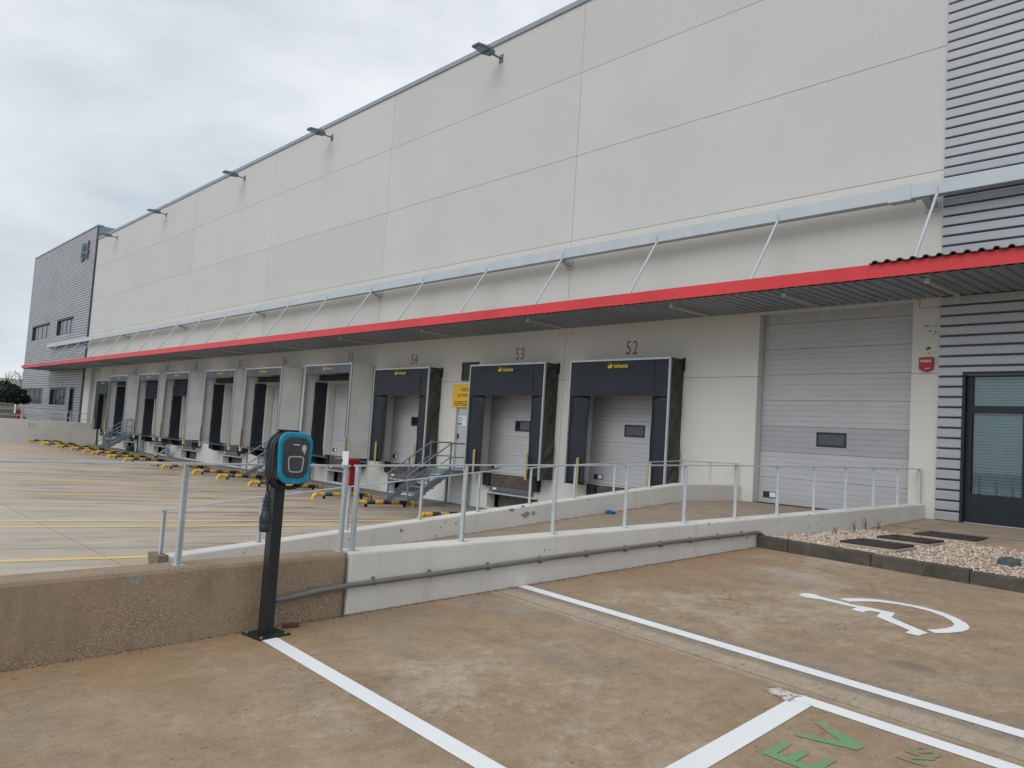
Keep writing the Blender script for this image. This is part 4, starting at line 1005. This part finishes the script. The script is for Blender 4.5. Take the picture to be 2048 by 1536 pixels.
# ------------------------------------------------------------------ wheel guides
wg = None
def guide(x):
    t = empty('wheel_guide', (x, -2.5, -1.02))
    y0, y1 = -4.02, -2.35; r = .060; h = .135
    z0, z1 = zy(y0)+h, zy(y1)+h
    MB().tube([(x, y0, z0), (x, y1, z1)], r, 12).build('pipe', 'hazard', t, smooth=True)
    for ye, s, zz, m in ((y0, -1, z0, 'guide_yellow'), (y1, 1, z1, 'hazard')):
        pts = [(x, ye + s*.13*math.sin(a), zz-.13*(1-math.cos(a))) for a in [PI/2*k/6 for k in range(7)]] + [(x, ye+s*.13, zy(ye+s*.13)-.02)]
        MB().tube(pts, r+.001, 12).build('elbow', m, t, smooth=True)
    for yf in (y0+.22, y1-.2): MB().box(x-.03, x+.03, yf-.03, yf+.03, zy(yf)-.01, zy(yf)+h).build('foot', 'black', t)
    return t
for n, c in zip(range(52, 62), DOCK):
    for s in (1, -1):
        x = c+s*1.5-.06
        if n == 52 and s == 1: continue
        if wg is None: wg = t = guide(x); gx0 = x
        else: t = copy_tree(wg, None, (x-gx0, random.uniform(-.12, .12), 0))
        tag(t, 'striped pipe wheel guide before dock ' + NUM[n-52] + (', on its ramp side' if s > 0 else ', on its far office side'), 'wheel guide', 'striped wheel guides in the truck yard')

# ------------------------------------------------------------------ stairs
sp = None
def stairs(cx):
    t = empty('stairs', (cx, -1.2, -1.05)); m = 'stairpaint'; w_ = .50; yl, yf, zf = -.86, -2.38, -1.07
    MB().box(cx-w_, cx+w_, yl, -.01, -.05, -.012).build('landing', m, t)
    MB().box(cx-w_, cx+w_, yl-.01, yl+.03, -.16, -.051).build('landing_edge', m, t)
    for s in (-1, 1):
        MB().bar((cx+s*w_, yl, -.07), (cx+s*w_, yf, zf+.04), .05, .16, (0, 0, 1)).build('stringer', m, t)
        X = cx+s*(w_+.01)
        for y, z0, z1 in ((yf+.06, zf, -.20), ((yl+yf)/2, -.52, .30), (yl, -.15, .79)): MB().box(X-.02, X+.02, y-.02, y+.02, z0, z1).build('post', m, t)
        MB().tube([(X, yf+.02, -.21), (X, yl, .79), (X, -.05 if s > 0 else -.05, .80)], .024, 8).build('handrail', m, t)
        MB().tube([(X, yf+.05, -.58), (X, yl, .38), (X, -.05, .38)], .018, 8).build('mid_rail', m, t)
        MB().tube([(X, yf+.05, -.85), (X, yl, .06), (X, -.05, .06)], .014, 8).build('low_rail', m, t)
        MB().box(X-.035, X+.035, -.19, -.12, -1.1, -.05).build('support_post', m, t)
    n = 6
    for k in range(1, n):
        f = k/n; y = yl+(yf-yl)*f; z = -.02+(zf+.02)*f
        MB().box(cx-w_+.026, cx+w_-.026, y-.02, y+.24, z-.03, z).build('tread', m, t)
    return t
lab = ['by the yellow sign', 'behind the charging post, before dock fifty-six', 'near the white yard end wall']
for x, l in zip(STAIRX, lab):
    if sp is None: sp = t = stairs(x); x0 = x
    else: t = copy_tree(sp, None, (x-x0, 0, 0))
    tag(t, 'blue-grey steel stairs with tube railings ' + l, 'stairs', 'steel stairs up to the dock doors')

# ------------------------------------------------------------------ red hydrant posts
def hydrant(cx, cy, z0, zh, s=1.0, label=''):
    t = empty('hydrant_cabinet', (cx, cy, z0)); 
    MB().box(cx-.16*s, cx+.16*s, cy-.14*s, cy+.14*s, z0, zh-.30*s).build('pedestal', 'red2', t, bevel=.012)
    MB().box(cx-.20*s, cx+.20*s, cy-.24*s, cy+.22*s, zh-.30*s, zh).build('cabinet', 'red2', t, bevel=.01)
    MB().box(cx-.20*s, cx+.20*s, cy-.272*s, cy-.242*s, zh-.31*s, zh+.26*s).build('door', 'white', t, bevel=.008)
    MB().box(cx-.19*s, cx-.15*s, cy-.285*s, cy-.273*s, zh-.12*s, zh-.02*s).build('latch', 'black', t)
    return tag(t, label, 'hydrant cabinet')
hydrant(-24.55, -1.05, -1.11, .0, 1.0, 'red hydrant cabinet with a white door standing beside dock 54')

# odds and ends at the dock wall
b = MB(); b.tube([(-50.3,-.45,-1.09),(-50.3,-.45,-.78)], .0, 12, taper=[.24,.24]); b.tube([(-50.3,-.45,-.95),(-50.3,-.45,-.90)], .0, 12, taper=[.25,.25])
tag(b.build('drum', 'teal_barrel', smooth=False), 'squat teal drum standing on the ledge under dock 59 and 60 gap', 'drum')
b = MB(); b.bar((-44.9,-.95,-1.13), (-44.55,-.32,-.62), .45, .05); b.bar((-44.45,-.35,-.62), (-44.35,-.30,-1.09), .3, .04)
tag(b.build('folding_plate', 'galv'), 'grey folded metal bridge plate leaning at dock 58', 'plate')

# ------------------------------------------------------------------ charging post
CZ = zp(-12.88); ch = empty('charging_post', (-5.92, -12.88, CZ)); tag(ch, 'electric car charging post with teal and graphite wall box and hanging cable', 'charger')
def rot2(x, y, a): return (-5.915+x*math.cos(a)-y*math.sin(a), -12.885+x*math.sin(a)+y*math.cos(a))
r_ = .135; A = .10
pl = MB()
for zt_ in (0, 1):
    for px_, py_ in ((-r_,-r_),(r_,-r_),(r_,r_),(-r_,r_)): q = rot2(px_, py_, A); pl.v.append((q[0], q[1], zp(q[1])+(.002 if zt_ == 0 else .014)))
pl.f = [(0,3,2,1),(4,5,6,7),(0,1,5,4),(1,2,6,5),(2,3,7,6),(3,0,4,7)]
plo = pl.build('base_plate', 'pole', ch, bevel=.006)
for px_, py_ in ((-.105,-.105),(.105,-.105),(.105,.105),(-.105,.105)):
    q = rot2(px_, py_, A); z = zp(q[1])+.014; MB().tube([(q[0],q[1],z),(q[0],q[1],z+.009)], .011, 6).build('bolt', 'chrome', plo)
MB().box(-5.975, -5.875, -12.93, -12.845, CZ, .90).build('pole', 'pole', ch, bevel=.006)
cyU, czU = -12.862, .757
def rounded(hw, hh, r, n=7, squeeze=.0):
    out = []
    for sx, sy, a0 in ((1,1,0),(-1,1,PI/2),(-1,-1,PI),(1,-1,1.5*PI)):
        for k in range(n):
            a = a0+PI/2*k/(n-1); out.append((sx*(hw-r)+r*math.cos(a), sy*(hh-r)+r*math.sin(a)))
    return [(x*(1-squeeze*(max(0, -y)/hh)), y) for x, y in out]
def plate(poly, x0, x1, name, mat, par, bevel=.0, seg=3): return MB().prism([(cyU+p[0], czU+p[1]) for p in poly], 0, x0, x1).build(name, mat, par, bevel=bevel, seg=seg)
plate(rounded(.125, .185, .085, squeeze=.12), -5.872, -5.745, 'housing', 'charger', ch, .012)
bz = plate(rounded(.142, .197, .085, squeeze=.14), -5.745, -5.715, 'bezel', 'teal', ch, .012)
plate([(p[0], p[1]+.006) for p in rounded(.112, .155, .07, squeeze=.12)], -5.7149, -5.708, 'front_panel', 'charger_face', ch, .003, 2)
ring_o, ring_i = rounded(.066, .062, .028, squeeze=.18), rounded(.058, .054, .022, squeeze=.18)
rg = MB(); n = len(ring_o); zc = -.045
for P_ in (ring_o, ring_i):
    for x in (-5.7078, -5.7035): rg.v += [(x, cyU+p[0], czU+zc+p[1]) for p in P_]
for i in range(n):
    j = (i+1) % n; rg.f += [(n+i, n+j, 3*n+j, 3*n+i), (i, n+i, n+j, j), (2*n+i, 2*n+j, 3*n+j, 3*n+i)]
rg.build('socket_ring', 'silver', ch)
plate([(p[0], p[1]+zc) for p in rounded(.057, .053, .022, squeeze=.18)], -5.7079, -5.7062, 'socket_cover', 'charger', ch)
box('brand_bar', 'silver', ch, -5.7079, -5.7068, cyU-.028, cyU+.024, czU+.098, czU+.108)
MB().prism([(cyU+.062+p[0]*1.0, czU+.075+p[1]) for p in [(-.018,.02),(0,.032),(.016,.022),(.02,0),(.012,-.02),(.008,-.045),(-.002,-.03),(-.012,-.02),(-.02,0)]], 0, -5.7079, -5.7070).build('worn_sticker', 'silver', ch)
text_mesh('A', .022, .0004, Matrix(((0,0,1,-5.7145),(1,0,0,cyU),(0,1,0,czU-.182),(0,0,0,1))), 1, 1).build('bezel_emblem', 'silver', ch)
box('cable_hook', 'black', ch, -5.86, -5.80, cyU-.10, cyU+.06, czU+.197, czU+.212, bevel=.004)
# cable wound round the housing, tail down to the plug
for k, (hw, hh, x, s) in enumerate(((.139, .199, -5.772, 1), (.142, .206, -5.80, 1), (.139, .203, -5.828, 1), (.144, .210, -5.855, 1))):
    lp = rounded(hw, hh, .11, 6); lp.append(lp[0])
    MB().tube([(x+.006*math.sin(i*.7+k), cyU-.012+p[0]+.004*math.sin(i), czU-.016+p[1]+(-.012 if p[1] < 0 else 0)) for i, p in enumerate(lp)], .0125, 7, cap=False).build('cable_loop', 'cable', ch, smooth=True)
MB().tube([(-5.83, cyU-.150, .80), (-5.835, cyU-.158, .70), (-5.84, cyU-.150, .60), (-5.842, cyU-.146, .52), (-5.84, cyU-.143, .47)], .012, 7).build('cable_tail', 'cable', ch, smooth=True)
px0, py0 = -5.838, cyU-.143
MB().tube([(px0,py0,.50),(px0,py0,.455),(px0,py0,.40),(px0,py0,.345),(px0,py0,.325),(px0,py0,.30),(px0,py0,.255),(px0,py0,.245),(px0,py0,.242),(px0,py0,.20),(px0,py0,.19)], .03, 12,
          taper=[.017,.021,.026,.031,.040,.047,.046,.043,.0455,.043,.030]).build('plug', 'plug', ch, smooth=True)
for z in (.42, .39, .36): MB().tube([(px0,py0,z-.004),(px0,py0,z+.004)], .031, 12).build('plug_grip_ring', 'cable', ch)
# odds by the base plate
b = MB(); b.bar((-6.02,-12.70,zp(-12.7)+.015), (-5.98,-12.58,zp(-12.6)+.02), .05, .02); tag(b.build('scrap', weathered('rusty_scrap', (.10,.035,.025), (.2,.09,.06), 30)), 'small reddish scrap lying at the wall foot by the charger', 'scrap')
rnd = random.Random(5); pts = [(-13.82+.045*math.cos(2*PI*k/10)*rnd.uniform(.4,1.1), -.165+.045*math.sin(2*PI*k/10)*rnd.uniform(.5,1.1)) for k in range(10)]
MB().prism(pts, 0, XN+.0005, XN+.003).build('paint_splash', 'flake', aw)

# ------------------------------------------------------------------ far side: second ramp, trees, background
LX = -58.6
w = long_wall(LX-.25, LX, [-30, -20, -10, -6, -.12], lambda y: .35 if y > -6 else .35, lambda y: -1.4, 'white_wall', 'yard_end_wall'); tag(w, 'long plain white wall closing the far end of the truck yard', 'wall')
text_mesh('21', .27, .003, Matrix(((0,0,1,LX+.003),(1,0,0,-3.95),(0,1,0,.05),(0,0,0,1))), 1, 1.6).build('painted_number', 'ink', w)
MB().box(LX+.001, LX+.004, -4.2, -3.7, -.16, -.145).build('painted_line', 'ink', w)
up = MB().add([(-130,-40,.18),(LX-.2,-40,.18),(LX-.2,-.06,.18),(-130,-.06,.18)], [(0,1,2,3)]).build('raised_forecourt', 'step', recalc=False); tag(up, kind='structure')
def far_rail(X, y0, y1, n, zt, label):
    t = empty('far_railing', (X, y0, .2)); tag(t, label, 'railing')
    for k in range(n):
        y = y0+(y1-y0)*k/(n-1); MB().box(X-.03, X+.03, y-.03, y+.03, .18, zt).build('post', 'railblue', t)
    MB().bar((X, y0, zt), (X, y1, zt), .06, .04).build('top_rail', 'railblue', t); MB().bar((X, y0, .18+(zt-.18)*.5), (X, y1, .18+(zt-.18)*.5), .04, .03).build('mid_rail', 'railblue', t)
far_rail(LX-.12, -14, -.4, 11, .95, 'thin grey railing on top of the white yard end wall')
far_rail(-62.7, -14, -.4, 9, 1.05, 'thin grey railing in front of the far office block')
hydrant(-63.6, -3.75, .18, 1.0, 1.05, 'red hydrant cabinet beside the clipped tree at the far office')
b = MB().prism([(-5.6,.17),(-2.6,.17),(-3.0,.9),(-3.6,1.35),(-4.4,1.35),(-4.9,.7)], 0, -67.6, -66.6); tag(b.build('planter_block', 'step_edge', bevel=.05), 'sloping concrete block behind the red hydrant cabinet', 'block')
def leaf_crown(c, R, n, seed, size):
    b = MB(); rnd = random.Random(seed)
    for i in range(n):
        d = Vector((rnd.gauss(0,1), rnd.gauss(0,1), rnd.gauss(0,1))).normalized(); r = (rnd.uniform(.45,1))**.35
        r *= 1+.16*mnoise.noise(d*2.6+Vector((seed, 0, 0)))
        if d.z < -.35: r *= .72
        p = Vector((c[0]+d.x*R[0]*r, c[1]+d.y*R[1]*r, c[2]+d.z*R[2]*r)); s = size*rnd.uniform(.6, 1.3)
        u = Vector((rnd.gauss(0,1), rnd.gauss(0,1), rnd.gauss(0,1))).normalized(); v_ = u.cross(d+Vector((.01,.3,.2))).normalized()
        b.add([p-u*s, p+v_*s*.6, p+u*s, p-v_*s*.6], [(0,1,2,3)])
    return b
t = empty('clipped_tree', (-69, -4.3, .18)); tag(t, 'dark umbrella-shaped clipped tree in front of the far office', 'tree')
leaf_crown((-69, -4.3, 1.75), (2.0, 2.15, 1.1), 9000, 2, .11).build('crown', 'hedge', t, recalc=False)
k = MB()
for dx, dy in ((-.5,-.7),(.2,-.3),(.5,.5),(-.2,.9)): k.tube([(-69+dx*.25,-4.3+dy*.25,.15),(-69+dx*.6,-4.3+dy*.6,.7),(-69+dx*1.3,-4.3+dy*1.3,1.5)], .12, 7, taper=[.16,.12,.06])
k.build('trunk', 'bark', t, smooth=True)
def bare_tree(x, y, h, seed):
    t = empty('bare_tree', (x, y, .1)); rnd = random.Random(seed); trunk = MB(); tw = MB()
    def grow(p, d, L, r, lev):
        q = p+d*L; m = p+d*L*.5+Vector((rnd.gauss(0,.04),rnd.gauss(0,.04),0))*L
        (trunk if lev < 2 else tw).tube([p, m, q], r, 5, False, [r, r*.85, r*.65])
        if lev >= 5: return
        for k_ in range(3 if lev < 3 else 2):
            e = (d+Vector((rnd.gauss(0,.42),rnd.gauss(0,.42),rnd.gauss(.12,.2)))).normalized(); grow(p+d*L*rnd.uniform(.55,1), e, L*rnd.uniform(.55,.78), r*.58, lev+1)
    grow(Vector((x, y, .1)), Vector((0,0,1)), h*.34, h*.018, 0)
    trunk.build('trunk', 'bark', t); tw.build('branches', 'twig', t, recalc=False)
    return tag(t, 'bare leafless tree standing before the far pale hall', 'tree', 'bare trees beyond the office block')
for i, (x, y, h) in enumerate([(-118, 6, 7.5), (-122, -1.5, 8.5), (-126, 9.5, 8), (-130, 3, 8), (-112, -9, 9)]): bare_tree(x, y, h, i+1)
fb = empty('far_hall', (-210, 30, 0)); tag(fb, 'pale distant industrial hall beyond the bare trees', 'building')
box('wall', 'far_wall', fb, -240, -205, -90, 90, 3.2, 7.4); box('base_band', 'far_dark', fb, -239.9, -205.1, -89.9, 89.9, -1, 3.2)
for k in range(24): box('roller_door', 'clad', fb, -205.08, -205.0, -84+k*7, -80.5+k*7, -.8, 2.7)
